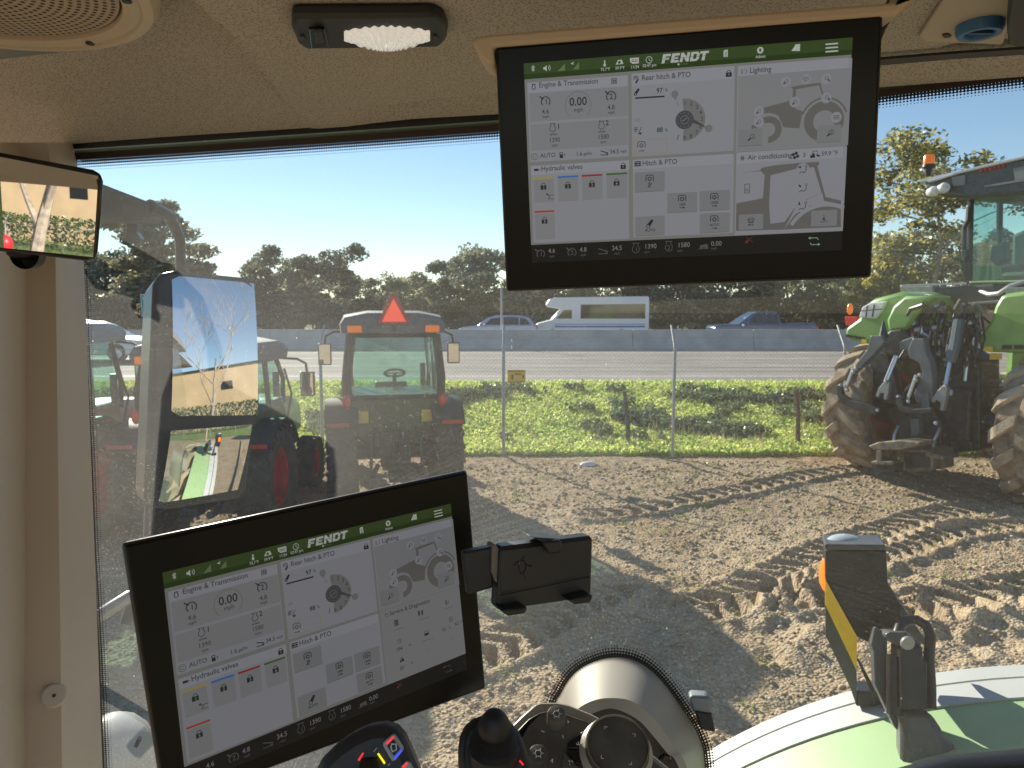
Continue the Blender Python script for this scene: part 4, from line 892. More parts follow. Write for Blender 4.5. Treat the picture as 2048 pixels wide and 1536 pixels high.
def mirror_glass(name, corners, dr, R, F, par, off=-.006, n=28):
    q = F.pts(corners, off); cx = sum(a for a, _ in q)/4; cz = sum(c for _, c in q)/4
    # tilt so that the centre sends the view towards dr
    P0 = F.M @ V(cx, off, cz); nn = (dr.normalized()-(P0-ORG).normalized()).normalized(); nl = V(nn.dot(F.x), nn.dot(F.y), nn.dot(F.z))
    rows = []
    for i in range(n+1):
        r_ = []
        for j in range(n+1):
            f, g = j/n, i/n; a = (q[0][0]*(1-f)+q[1][0]*f)*(1-g)+(q[3][0]*(1-f)+q[2][0]*f)*g; c = (q[0][1]*(1-f)+q[1][1]*f)*(1-g)+(q[3][1]*(1-f)+q[2][1]*f)*g
            da, dc = a-cx, c-cz; k = 1.0
            y = -(nl.x*da+nl.z*dc)/nl.y + (da*da+dc*dc)/(2*R)
            r_.append(F.M @ V(a, off+y-.004, c))
        rows.append(r_)
    b = MB(); b.grid(rows); o = b.build(name, m_mirror, par, world=True, smooth=True, fix=False)
    return o
g1 = mirror_glass('upper_glass', [(346, 550), (511, 566), (518, 830), (345, 832)], dr, 1.7, FM, OM)
g2 = mirror_glass('lower_glass', [(338, 862), (502, 849), (484, 980), (327, 1008)], V(.93, -.28, -.33), .62, FM, OM, off=-.026)
b = MB(); b.tube([pt(362, 545, 1.76), pt(360, 480, 1.72), pt(340, 432, 1.66), pt(298, 412, 1.6)], [.012, .012, .013, .016], 10)
b.tube([pt(300, 1010, 1.78), pt(296, 1100, 1.7), pt(250, 1250, 1.6)], .013, 8)
b.build('mirror_arm', m_mh, OM, world=True, smooth=True)
FX = Frame(pt(250, 410, 1.58), (1, .2, 0), (0, 0, 1))
b = MB(); b.prism(FX.pts([(150, 350), (205, 368), (298, 404), (300, 438), (262, 440), (150, 436)]), 0, .09, F=FX); b.build('arm_base', M('arm grey', (.10, .11, .12), .5), OM, world=True, bevel=.006)
b = MB(); b.prism(FX.pts([(249, 446), (271, 446), (269, 466), (276, 472), (275, 488), (258, 482), (240, 489), (240, 476), (247, 468)]), .01, .05, F=FX); b.build('arm_clip', m_mh, OM, world=True, bevel=.004)
tag((lambda b: b.build('outside_handrail', M('rail grey', (.30, .31, .32), .3, metal=.4), smooth=True))(MB().tube([pt(120, 1290, 1.45), pt(185, 1240, 1.5), pt(255, 1195, 1.58), pt(400, 1160, 1.7)], .0155, 12)), 'grey grab rail outside the glass beside the lower screen', 'handrail')
t = thing('front_fender', 'pale rounded front mudguard of our own tractor at the bottom left', 'mudguard', tuple(pt(230, 1500, 1.6)))
b = MB(); b.sphere(pt(205, 1560, 1.62), .145, 24, (.72, 1.2, 1.0)); b.build('shell', M('pale fender', (.45, .46, .46), .35, noise=.05, nscale=5), t, world=True, smooth=True)
b = MB(); b.tube([pt(272, 1492, 1.46), pt(280, 1475, 1.46)], .005, 8); b.build('slot', m_black, t, world=True)
b = MB(); FQ = Frame(pt(1405, 1430, 1.02), (1, -.2, 0), (0, .2, 1))
t = thing('glass_latch', 'small grey metal latch clamped on the glass beside the wheel arch', 'latch', tuple(FQ.o))
b = MB(); b.prism(FQ.pts([(1377, 1395), (1385, 1391), (1415, 1393), (1420, 1400), (1424, 1428), (1385, 1422)]), 0, .03, F=FQ); b.build('cap', M('latch metal', (.22, .25, .27), .5, metal=.3, noise=.1), t, world=True, bevel=.004, smooth=True)
b = MB(); b.prism(FQ.pts([(1388, 1422), (1424, 1428), (1432, 1468), (1402, 1462)]), .004, .02, F=FQ); b.build('block', m_black, t, world=True, bevel=.003)

# ================================================================ THE CAB: GLASS, FRIT, RAILS, PILLAR
def cab_glass():
    m = bpy.data.materials.new('dusty cab glass'); N, L = nodes(m); N.remove(N['Principled BSDF']); out = N['Material Output']
    tc = N.new('ShaderNodeTexCoord')
    def noise(sc, det, rough=.6):
        n = N.new('ShaderNodeTexNoise'); n.inputs['Scale'].default_value = sc; n.inputs['Detail'].default_value = det; n.inputs['Roughness'].default_value = rough
        L.new(tc.outputs['Object'], n.inputs['Vector']); return n.outputs['Fac']
    def rng(s, a, b_, c, d):
        r = N.new('ShaderNodeMapRange'); r.inputs[1].default_value = a; r.inputs[2].default_value = b_; r.inputs[3].default_value = c; r.inputs[4].default_value = d; L.new(s, r.inputs[0]); return r.outputs[0]
    def op(o_, a, b_=None, v=None):
        q = N.new('ShaderNodeMath'); q.operation = o_; L.new(a, q.inputs[0])
        if b_ is not None: L.new(b_, q.inputs[1])
        elif v is not None: q.inputs[1].default_value = v
        return q.outputs[0]
    film = rng(noise(2.2, 5), .3, .7, .05, .115)
    grain = rng(noise(330, 3), .58, .74, 0, .34)
    vor = N.new('ShaderNodeTexVoronoi'); vor.inputs['Scale'].default_value = 62; L.new(tc.outputs['Object'], vor.inputs['Vector'])
    spk = rng(vor.outputs['Distance'], .05, .11, .75, 0)
    sel = N.new('ShaderNodeSeparateColor'); L.new(vor.outputs['Color'], sel.inputs[0]); pick = rng(sel.outputs[0], .90, .93, 0, 1)
    # dirt is heavier towards the front of the cab, wiped clean towards the rear
    sx = N.new('ShaderNodeSeparateXYZ'); L.new(tc.outputs['Object'], sx.inputs[0])
    side = rng(sx.outputs[0], -.55, .45, 1.45, .26); up = rng(sx.outputs[2], EYE-.1, EYE+.28, 1.0, .35)
    vec = N.new('ShaderNodeMapping'); vec.inputs['Scale'].default_value = (3, 3, 60); vec.inputs['Rotation'].default_value = (0, rad(35), 0); L.new(tc.outputs['Object'], vec.inputs[0])
    n5 = N.new('ShaderNodeTexNoise'); n5.inputs['Scale'].default_value = 3; n5.inputs['Detail'].default_value = 2; L.new(vec.outputs[0], n5.inputs['Vector']); streak = rng(n5.outputs['Fac'], .60, .75, 0, .03)
    # curved bands painted into the film, imitating soft reflections in the glass
    def arc(cx, cz, r0, r1, k):
        dx = op('SUBTRACT', sx.outputs[0], v=cx); dz = op('SUBTRACT', sx.outputs[2], v=EYE+cz); rr_ = op('SQRT', op('ADD', op('MULTIPLY', dx, dx), op('MULTIPLY', dz, dz)))
        return op('MULTIPLY', rng(rr_, r0, r0+.012, 0, 1), rng(rr_, r1-.10, r1, k, 0)), rr_
    a1_, r1_ = arc(-.95, -.25, .40, .75, .030); a2_, r2_ = arc(.30, -1.15, .72, 1.05, .035)
    fine = N.new('ShaderNodeTexNoise'); fine.noise_dimensions = '1D'; fine.inputs['Scale'].default_value = 190; fine.inputs['Detail'].default_value = 2; L.new(r2_, fine.inputs['W'])
    film = op('ADD', op('ADD', film, op('MULTIPLY', a1_, rng(noise(4, 3), .35, .6, .2, 1))), op('MULTIPLY', a2_, rng(fine.outputs['Fac'], .35, .7, .1, 1.3)))
    s_ = op('ADD', op('ADD', film, op('MULTIPLY', grain, rng(noise(5, 3), .35, .65, .2, 1))), streak)
    s_ = op('ADD', op('MULTIPLY', op('MULTIPLY', s_, side), up), op('MULTIPLY', op('MULTIPLY', spk, pick), op('MULTIPLY', side, up)))
    t = N.new('ShaderNodeBsdfTransparent'); t.inputs[0].default_value = (.90, .94, .93, 1)
    tr = N.new('ShaderNodeBsdfTranslucent'); tr.inputs[0].default_value = (.80, .80, .76, 1); df = N.new('ShaderNodeBsdfDiffuse'); df.inputs[0].default_value = (.75, .74, .70, 1)
    dm = N.new('ShaderNodeMixShader'); dm.inputs[0].default_value = .35; L.new(tr.outputs[0], dm.inputs[1]); L.new(df.outputs[0], dm.inputs[2])
    mx = N.new('ShaderNodeMixShader'); L.new(s_, mx.inputs[0]); L.new(t.outputs[0], mx.inputs[1]); L.new(dm.outputs[0], mx.inputs[2])
    g = N.new('ShaderNodeBsdfGlossy'); g.inputs['Roughness'].default_value = .0; m2 = N.new('ShaderNodeMixShader'); L.new(schlick(N, L, .03), m2.inputs[0]); L.new(mx.outputs[0], m2.inputs[1]); L.new(g.outputs[0], m2.inputs[2])
    L.new(m2.outputs[0], out.inputs[0]); return m
CAB = thing('tractor_cab', 'tan cab interior shell with dusty side glass around the view', 'cab', (0, 0, EYE))
def smooth_px(P, n=6):
    out = []
    for i in range(len(P)-1):
        a, b_, c, d = P[max(i-1, 0)], P[i], P[i+1], P[min(i+2, len(P)-1)]
        for k in range(n):
            t_ = k/n; out.append(tuple(.5*((2*b_[q])+(-a[q]+c[q])*t_+(2*a[q]-5*b_[q]+4*c[q]-d[q])*t_**2+(-a[q]+3*b_[q]-3*c[q]+d[q])*t_**3) for q in (0, 1)))
    return out+[P[-1]]
arch = smooth_px([(1098, 1700), (1106, 1440), (1122, 1385), (1150, 1345), (1190, 1322), (1235, 1314), (1280, 1326), (1320, 1358), (1362, 1414), (1396, 1470), (1410, 1530), (1416, 1700)])
gl = [og(120, 270), og(560, 250), og(1100, 210), og(1700, 150), og(2048, 110), og(2600, 40), og(2600, 1750)]+[og(*q) for q in arch[::-1]]+[og(205, 1750), og(160, 900)]
b = MB(); b.add(gl, [tuple(range(len(gl)))]); b.build('side_glass', cab_glass(), CAB, world=True, fix=False)
def frit_mat():
    m = bpy.data.materials.new('printed glass edge'); N, L = nodes(m); b = N['Principled BSDF']; out = N['Material Output']
    b.inputs['Base Color'].default_value = (.012, .012, .012, 1); b.inputs['Roughness'].default_value = .4
    uvn = N.new('ShaderNodeUVMap'); s = N.new('ShaderNodeSeparateXYZ'); L.new(uvn.outputs[0], s.inputs[0])
    def mt(o_, a, v=None, b_=None):
        q = N.new('ShaderNodeMath'); q.operation = o_; L.new(a, q.inputs[0])
        if b_ is not None: L.new(b_, q.inputs[1])
        elif v is not None: q.inputs[1].default_value = v
        return q.outputs[0]
    ca = mt('COSINE', mt('MULTIPLY', s.outputs[0], math.pi*2)); cb = mt('COSINE', mt('MULTIPLY', s.outputs[1], math.pi*2*4.5))
    f = mt('MULTIPLY', mt('ADD', ca, None, cb), .5)
    th = N.new('ShaderNodeMapRange'); th.inputs[1].default_value = .05; th.inputs[2].default_value = 1; th.inputs[3].default_value = -1.0; th.inputs[4].default_value = .95; L.new(s.outputs[1], th.inputs[0])
    k = mt('GREATER_THAN', f, None, th.outputs[0]); t = N.new('ShaderNodeBsdfTransparent'); mx = N.new('ShaderNodeMixShader')
    L.new(k, mx.inputs[0]); L.new(t.outputs[0], mx.inputs[1]); L.new(b.outputs[0], mx.inputs[2]); L.new(mx.outputs[0], out.inputs[0]); return m
m_frit = frit_mat()
def strip(name, A, B, mat, v=1.088, uvm=False, par=CAB):
    pa = [og(*q, v) for q in A]; pb = [og(*q, v) for q in B]
    PA, PB = [pa[0]], [pb[0]]
    for i in range(len(pa)-1):
        for k in range(1, 3 if len(pa) > 30 else 7): PA.append(pa[i].lerp(pa[i+1], k/(2 if len(pa) > 30 else 6))); PB.append(pb[i].lerp(pb[i+1], k/(2 if len(pa) > 30 else 6)))
    b = MB(); b.grid([PA, PB]); o = b.build(name, mat, par, world=True, fix=False)
    if uvm:
        me = o.data; ul = me.uv_layers.new(name='UVMap'); s_ = [0]
        for i in range(1, len(PA)): s_.append(s_[-1]+(PA[i]-PA[i-1]).length)
        n = len(PA)
        for lp in me.loops: i = lp.vertex_index; ul.data[lp.index].uv = (s_[i % n]/.0042, 0 if i < n else 1)
    return o
X7 = [120, 340, 560, 780, 1000, 1400, 1763, 2048, 2500]; GT = [300, 286, 271, 256, 240, 205, 172, 136, 78]
def off(d, X=X7, Y=GT): return [(x, y+d) for x, y in zip(X, Y)]
strip('frit_band', off(20), off(46), m_frit, uvm=True)
AL = [(140, 318), (160, 520), (166, 700), (176, 900), (184, 1100), (196, 1300), (206, 1536), (214, 1750)]
strip('frit_band', [(x-4, y) for x, y in AL], [(x+21, y) for x, y in AL], m_frit, uvm=True)
ao = arch; ai = []
for i, (x, y) in enumerate(arch):
    x0_, y0_ = arch[max(i-1, 0)]; x1_, y1_ = arch[min(i+1, len(arch)-1)]; dx, dy = x1_-x0_, y1_-y0_; l_ = math.hypot(dx, dy); ai.append((x+dy/l_*26, y-dx/l_*26))
strip('frit_band', ao, ai, m_frit, uvm=True)
strip('rail_reflection', off(-1), off(9), M('green roof reflection', (.07, .13, .03), .3), v=1.10)  # rail strip with the green roof's reflection put into its colour
strip('rubber_seal', off(-34), off(0), m_black, v=1.0865)
strip('header_trim', off(8), off(22), M('brown black', (.035, .022, .016), .5), v=1.086)
# headliner
def fabric():
    m = bpy.data.materials.new('headliner fabric'); N, L = nodes(m); b = N['Principled BSDF']; b.inputs['Roughness'].default_value = .95; b.inputs['Specular IOR Level'].default_value = .1
    tc = N.new('ShaderNodeTexCoord'); v = N.new('ShaderNodeTexVoronoi'); v.inputs['Scale'].default_value = 330; L.new(tc.outputs['Object'], v.inputs['Vector'])
    w = N.new('ShaderNodeTexNoise'); w.inputs['Scale'].default_value = 260; w.inputs['Detail'].default_value = 2; L.new(tc.outputs['Object'], w.inputs['Vector'])
    r = N.new('ShaderNodeValToRGB'); e = r.color_ramp.elements; e[0].position = .15; e[0].color = (.21, .18, .148, 1); e[1].position = .45; e[1].color = (.44, .395, .345, 1)
    mx = N.new('ShaderNodeMath'); mx.operation = 'MULTIPLY'; L.new(v.outputs['Distance'], mx.inputs[0]); a = N.new('ShaderNodeMath'); a.operation = 'ADD'; L.new(w.outputs['Fac'], a.inputs[0]); a.inputs[1].default_value = .45; L.new(a.outputs[0], mx.inputs[1])
    L.new(mx.outputs[0], r.inputs[0]); L.new(r.outputs[0], b.inputs['Base Color'])
    bp = N.new('ShaderNodeBump'); bp.inputs['Strength'].default_value = .5; bp.inputs['Distance'].default_value = .001; L.new(v.outputs['Distance'], bp.inputs['Height']); L.new(bp.outputs[0], b.inputs['Normal'])
    return m
m_fab = fabric()
CZ = .30
FCE = Frame((0, .8, EYE+CZ), (1, 0, 0), (0, -1, 0))
cpl = lambda px, py: (lambda p: (p.x, p.y))(on(px, py, V(0, 0, EYE+CZ), V(0, 0, 1)))
cv = np.array([cpl(*q) for q in [(300, -220), (330, -60), (360, 0), (415, 45), (478, 112), (525, 165), (565, 210), (600, 240), (640, 262)]])
ug = np.arange(-1.9, 1.75, .01); vg = np.arange(-.9, 1.085, .01); UG, VG = np.meshgrid(ug, vg)
CX = UG*U_.x+VG*N_.x; CY = UG*U_.y+VG*N_.y
sd_ = np.full(CX.shape, 1e9); sg_ = np.zeros(CX.shape)
for a, c in zip(cv[:-1], cv[1:]):
    d = c-a; l2 = (d**2).sum(); t_ = np.clip(((CX-a[0])*d[0]+(CY-a[1])*d[1])/l2, 0, 1); q = np.hypot(CX-a[0]-t_*d[0], CY-a[1]-t_*d[1])
    s__ = np.sign((CX-a[0])*d[1]-(CY-a[1])*d[0]); mk = q < sd_; sd_ = np.where(mk, q, sd_); sg_ = np.where(mk, s__, sg_)
sig = sd_*sg_      # positive on the right of the curve
fade = np.clip((1.10-VG)/.42, 0, 1)
hgt = CZ+.05*fade*np.clip(.5-sig/.016, 0, 1)+.06*fade*np.clip(-sig/.30, 0, 1)
# the liner curls down to meet the glass rail
edge_ = np.clip((VG-.97)/.115, 0, 1); hgt -= edge_**2*.004
# shallow wedge-shaped slot before the rail
s0, s1 = np.array(cpl(650, 228)), np.array(cpl(1010, 190)); d = s1-s0; t_ = ((CX-s0[0])*d[0]+(CY-s0[1])*d[1])/(d**2).sum(); nrm_ = np.array([-d[1], d[0]])/np.hypot(*d); ds = (CX-s0[0])*nrm_[0]+(CY-s0[1])*nrm_[1]
slot = np.clip(t_*2.5, 0, 1)*(t_ > 0)*(t_ < 4)*np.clip(1-ds/.09, 0, 1)*np.clip((ds+.006)/.006, 0, 1)
hgt += slot*.022
idx = np.arange(CX.size).reshape(CX.shape); cf = np.stack([idx[:-1, :-1].ravel(), idx[:-1, 1:].ravel(), idx[1:, 1:].ravel(), idx[1:, :-1].ravel()], 1)
o = npmesh('headliner', np.stack([CX.ravel(), CY.ravel(), EYE+hgt.ravel()], 1), cf, m_fab, True); o.parent = CAB; o.matrix_parent_inverse = WM[CAB.name].inverted()
b = MB(); b.add([uv(-2.0, -1.0, .40), uv(1.0, -1.0, .40), uv(1.0, 1.12, .36), uv(-2.0, 1.12, .36), uv(-2.0, -1.0, .60), uv(1.0, -1.0, .60), uv(1.0, 1.08, .52), uv(-2.0, 1.08, .52)], [(0, 1, 2, 3), (4, 5, 6, 7), (0, 1, 5, 4), (1, 2, 6, 5), (2, 3, 7, 6), (3, 0, 4, 7)])
b.build('roof', M('roof grey', (.2, .21, .21), .5), CAB, world=True)
# right end of the headliner: lower lip and switch panel
def cb(name, l, dy, th, mat, bev=.0, par=CAB, sm=False, F=FCE, shr=1.0):
    b = MB(); b.prism(F.pts(l, dy), dy, dy+th, F=F, shrink=shr); return b.build(name, mat, par, world=True, bevel=bev, smooth=sm)
m_tan2 = M('tan moulding', (.46, .385, .30), .6, bump=.05, bscale=600)
cb('seam_gap', [(1740, 121), (1900, 108), (2200, 88), (2200, 100), (1900, 119), (1740, 133)], -.0015, .003, m_black)
SP_ = cb('switch_panel', [(1838, 74), (1900, -20), (1935, -90), (2060, -90), (2006, 88), (2000, 90), (1850, 84)], -.006, .006, m_tan2, .003)
cb('panel_hole', [(1884, 71), (1890, 69), (1898, 69), (1903, 73), (1898, 76), (1888, 76)], -.0075, .002, m_black, 0, SP_)
cb('black_housing', [(2012, 60), (2030, -60), (2300, -60), (2300, 70), (2050, 98), (2016, 97)], -.035, .035, m_black, .006)
kb = thing('vent_knob', 'blue ring knob on the tan roof panel at upper right', 'knob', tuple(pt(1955, 65, .72)))
kc = on(1960, 52, V(0, 0, EYE+CZ-.008), V(0, 0, 1))
b = MB(); b.lathe([(.015, -.009), (.020, -.009), (.022, -.004), (.022, .008), (.0135, .008), (.0135, -.007)], 32, 'Z', kc, closed=True); b.build('ring', M('blue plastic', (.05, .17, .36), .4), kb, world=True, smooth=True)
b = MB(); b.lathe([(.001, -.003), (.013, -.003), (.013, .01)], 24, 'Z', kc); b.box(kc+V(0, 0, -.005), (.024, .005, .006)); b.build('core', M('dark blue plastic', (.02, .06, .14), .5), kb, world=True, smooth=True)
# speaker
sp = thing('speaker', 'round tan speaker grille in the roof lining at upper left', 'speaker', tuple(pt(120, 20, .75)))
sc_ = V(-.555, .715, EYE+CZ+.022)
def grille():
    m = bpy.data.materials.new('speaker grille'); N, L = nodes(m); b = N['Principled BSDF']; b.inputs['Roughness'].default_value = .6
    tc = N.new('ShaderNodeTexCoord'); mp = N.new('ShaderNodeMapping'); mp.inputs['Location'].default_value = (-sc_.x, -sc_.y, 0); L.new(tc.outputs['Object'], mp.inputs[0]); s = N.new('ShaderNodeSeparateXYZ'); L.new(mp.outputs[0], s.inputs[0])
    def mt(o_, a, v=None, b_=None):
        q = N.new('ShaderNodeMath'); q.operation = o_; L.new(a, q.inputs[0])
        if b_ is not None: L.new(b_, q.inputs[1])
        elif v is not None: q.inputs[1].default_value = v
        return q.outputs[0]
    rr_ = mt('SQRT', mt('ADD', mt('MULTIPLY', s.outputs[0], None, s.outputs[0]), None, mt('MULTIPLY', s.outputs[1], None, s.outputs[1]))); an = mt('ARCTAN2', s.outputs[1], None, s.outputs[0])
    k = mt('MULTIPLY', rr_, 1/.0078); fl = mt('FLOOR', k); num = mt('MULTIPLY', fl, 6.0); ph = mt('ADD', mt('MULTIPLY', mt('MULTIPLY', an, 1/(2*math.pi)), None, num), None, mt('MULTIPLY', fl, .37))
    fa = mt('SUBTRACT', mt('FRACT', k), .5); fb = mt('SUBTRACT', mt('FRACT', ph), .5); d2 = mt('ADD', mt('MULTIPLY', fa, None, fa), None, mt('MULTIPLY', fb, None, fb))
    r = N.new('ShaderNodeValToRGB'); e = r.color_ramp.elements; e[0].position = .07; e[0].color = (.012, .009, .007, 1); e[1].position = .10; e[1].color = (.40, .315, .225, 1); L.new(d2, r.inputs[0]); L.new(r.outputs[0], b.inputs['Base Color']); return m
b = MB(); b.lathe([(.001, -.004), (.05, -.006), (.10, -.006), (.158, -.002), (.160, .004)], 64, 'Z', sc_); b.build('grille', grille(), sp, world=True, smooth=True)
b = MB(); b.lathe([(.160, .004), (.161, -.006), (.170, -.010), (.178, -.007), (.180, -.010), (.190, -.008), (.197, .002), (.198, .03)], 72, 'Z', sc_); b.build('rim', m_trim, sp, world=True, smooth=True)
b = MB()
for a in (-20, -75, 60): b.tube([sc_+V(.169*math.cos(rad(a+90)), .169*math.sin(rad(a+90)), -.0105), sc_+V(.169*math.cos(rad(a+90)), .169*math.sin(rad(a+90)), -.009)], .005, 10)
b.build('screw', m_black, sp, world=True)
# interior lamp
lp = thing('cab_lamp', 'black oblong interior lamp with ribbed clear lens on the roof lining', 'lamp', tuple(pt(740, 68, .78)))
cb('housing', [(585, 38), (592, 35), (866, 33), (888, 45), (896, 62), (892, 82), (878, 96), (612, 100), (596, 88), (584, 60)], -.014, .014, m_black, .004, lp, True)
cb('switch', [(618, 60), (650, 59), (658, 95), (622, 97)], -.0165, .003, m_blackg, .001, lp)
cb('rocker', [(627, 64), (645, 63), (650, 88), (632, 90)], -.020, .004, m_black, .002, lp)
cb('screw', [(601, 75), (608, 73), (611, 79), (604, 82)], -.016, .002, m_dark, 0, lp); cb('screw', [(866, 73), (873, 72), (876, 78), (869, 80)], -.016, .002, m_dark, 0, lp)
m_lens = M('ribbed lens', (.75, .74, .72), .08, spec=1.0, coat=.6, emit=(1, .93, .84), estr=.16)
q = [on(px, py, V(0, 0, EYE+CZ-.014), V(0, 0, 1)) for px, py in ((690, 60), (775, 50), (858, 58), (858, 78), (775, 101), (692, 82))]
b = MB(); rows = []; nx_ = 96
for j in range(9):
    g = j/8; r_ = []
    for i in range(nx_+1):
        f = i/nx_; px = 688+172*f; yt = 60-10*math.sin(math.pi*f); yb = 80+21*math.sin(math.pi*f)
        p = on(px, yt+(yb-yt)*g, V(0, 0, EYE+CZ-.014), V(0, 0, 1)); bulge = .006*math.sin(math.pi*min(max(g, .02), .98))**.6*math.sin(math.pi*min(max(f, .01), .99))**.5
        ang = math.atan2((f-.5)*2.2, 1.35-g); r_.append(p+V(0, 0, -bulge-.0009*math.cos(ang*40)))
    rows.append(r_)
b.grid(rows); b.build('lens', m_lens, lp, world=True, smooth=False, fix=False)
# pillar with its cap
rows = []
cols = [(-190, -190, .72), (0, 4, .98), (28, 30, 1.05), (52, 50, 1.085), (108, 124, 1.095), (122, 142, 1.12), (140, 168, 1.20), (152, 190, 1.25), (158, 203, 1.27), (159, 205, 1.31)]
for k in range(25):
    y = 285+k*(1760-285)/24.0; f = (y-285)/(1536-285.0); r_ = []
    for a, c, D in cols:
        dd = 0
        if k < 3: dd = .02*(3-k)**2/3
        r_.append(pt(a+(c-a)*f-(14 if k == 0 else (4 if k == 1 else 0)), y, D+dd))
    rows.append(r_)
m_pil = M('pillar trim', (.50, .43, .37), .55, bump=.04, bscale=500)
b = MB(); b.grid(rows, thick=(-.024, .03, 0)); PL = b.build('pillar_trim', m_pil, CAB, world=True, smooth=True)
q = pt(108, 1391, 1.086); d = ray(108, 1391).normalized(); Q = d.to_track_quat('Y', 'Z').to_matrix()
b = MB(); b.lathe([(.0005, -.004), (.016, -.0035), (.0185, -.001), (.019, .006)], 36, 'Y', q, Q=Q); cp = b.build('screw_cap', M('cap tan', (.50, .44, .37), .5), PL, world=True, smooth=True)
b = MB(); b.lathe([(.0005, -.0045), (.003, -.0045), (.003, 0)], 6, 'Y', q, Q=Q); b.build('socket', m_black, cp, world=True)
# wheel-arch trim under the glass cut-out
mid = [(1130, 1700), (1132, 1500), (1140, 1440), (1158, 1416), (1190, 1400), (1225, 1396), (1260, 1401), (1290, 1420), (1320, 1452), (1350, 1496), (1374, 1536), (1420, 1700)]
inn = [(1150, 1700), (1150, 1520), (1158, 1460), (1172, 1436), (1195, 1423), (1222, 1417), (1250, 1425), (1280, 1443), (1308, 1474), (1334, 1506), (1358, 1536), (1410, 1700)]
mid = smooth_px(mid); inn = smooth_px(inn)
m_arch = M('arch plastic', (.36, .33, .28), .45, bump=.12, bscale=900)
b = MB(); b.grid([[og(*q_, 1.086) for q_ in arch], [og(q_[0]*.5+m_[0]*.5, q_[1]*.55+m_[1]*.45, 1.02) for q_, m_ in zip(arch, mid)], [og(*q_, .955) for q_ in mid], [og(*q_, .945) for q_ in inn]])
b.build('wheel_arch_trim', m_arch, CAB, world=True, smooth=True, fix=False)
b = MB(); ii = [og(*q_, .965) for q_ in inn]; b.add(ii, [tuple(range(len(ii)))]); b.build('arch_opening_fill', m_black, CAB, world=True)  # black sheet filling the dark opening inside the arch
b = MB(); b.lathe([(.004, -.003), (.008, -.004), (.009, 0)], 16, 'Y', og(1329, 1519, .95)); b.build('arch_screw', m_blackg, CAB, world=True, smooth=True)
tag((lambda b: b.build('armrest', m_black, smooth=True))(MB().tube([pt(1700, 1622, .40), pt(1800, 1600, .40), pt(1900, 1580, .41), pt(2120, 1562, .43)], [.012, .016, .019, .02], 12)), 'dark out of focus armrest edge at the bottom right corner', 'armrest')
# inside mirror
FI = mirror_frame(90, 410, .84, V(.80, -.60, .03))
IM = thing('inside_mirror', 'black framed inside mirror with a bare tree and fence reflected in it', 'mirror', tuple(FI.o))
b = MB(); b.prism(FI.pts([(-140, 275), (0, 303), (188, 338), (203, 346), (209, 362), (205, 420), (198, 505), (192, 519), (176, 523), (0, 503), (-140, 490)]), 0, .02, F=FI, shrink=.95); b.build('frame', m_blackg, IM, world=True, bevel=.004, smooth=True)
mirror_glass('glass', [(-130, 290), (196, 352), (186, 514), (-130, 482)], V(.80, -.60, .005), 1.7, FI, IM, off=-.001)
b = MB(); b.lathe([(.002, .02), (.016, .016), (.018, 0)], 20, 'Y', pt(48, 508, .86)); b.sphere(pt(50, 506, .87), .017, 14, (1.2, 1, .5)); b.build('ball_mount', m_black, IM, world=True, smooth=True)
# own door pillar behind, which the inside mirror catches
tag(MB().box((1.06, -.55, EYE-.2), (.05, .05, 1.2), rz=.5).build('door_pillar', m_fgreen, bevel=.01), 'bright green door pillar of our own cab, caught in the inside mirror', 'pillar')

# ================================================================ THE TWO SCREENS
FU = Frame(V(.1421, .6083, EYE+.1351), (.9908, -.1317, .0318), (-.0464, -.1091, .993))
FL = Frame(V(-.1538, .5907, EYE-.2656), (.7761, .63, .0281), (-.0964, .0745, .9925))
A = lambda x, y: FU.loc(980+x/2.56, y/2.56)
K = .0001572      # metres per unit of the layout drawing below
pal = {'page': (.235, .235, .225), 'tile': (.31, .315, .345), 'tiled': (.265, .268, .28), 'head': (.345, .35, .39), 'dark': (.022, .027, .035), 'mid': (.07, .075, .085), 'shape': (.155, .15, .14), 'soft': (.20, .20, .20),
       'green': (.045, .080, .020), 'green2': (.022, .05, .008), 'white': (.56, .58, .55), 'grn3': (.16, .21, .10), 'btn': (.235, .24, .25), 'btn2': (.17, .172, .18), 'yel': (.42, .33, .06), 'blue': (.05, .16, .50), 'red': (.36, .03, .025), 'grn': (.06, .15, .03), 'red2': (.42, .06, .035),
       'gold': (.36, .26, .09), 'bar': (.008, .009, .009), 'bartx': (.21, .21, .20), 'dim': (.10, .10, .095), 'cyan': (.25, .42, .27), 'rose': (.16, .04, .035)}
names = list(pal); SMA = [EM('display '+k, pal[k], .25) for k in names]; SMB = [EM('dimmer display '+k, pal[k], .18) for k in names]; SI = {k: i for i, k in enumerate(names)}
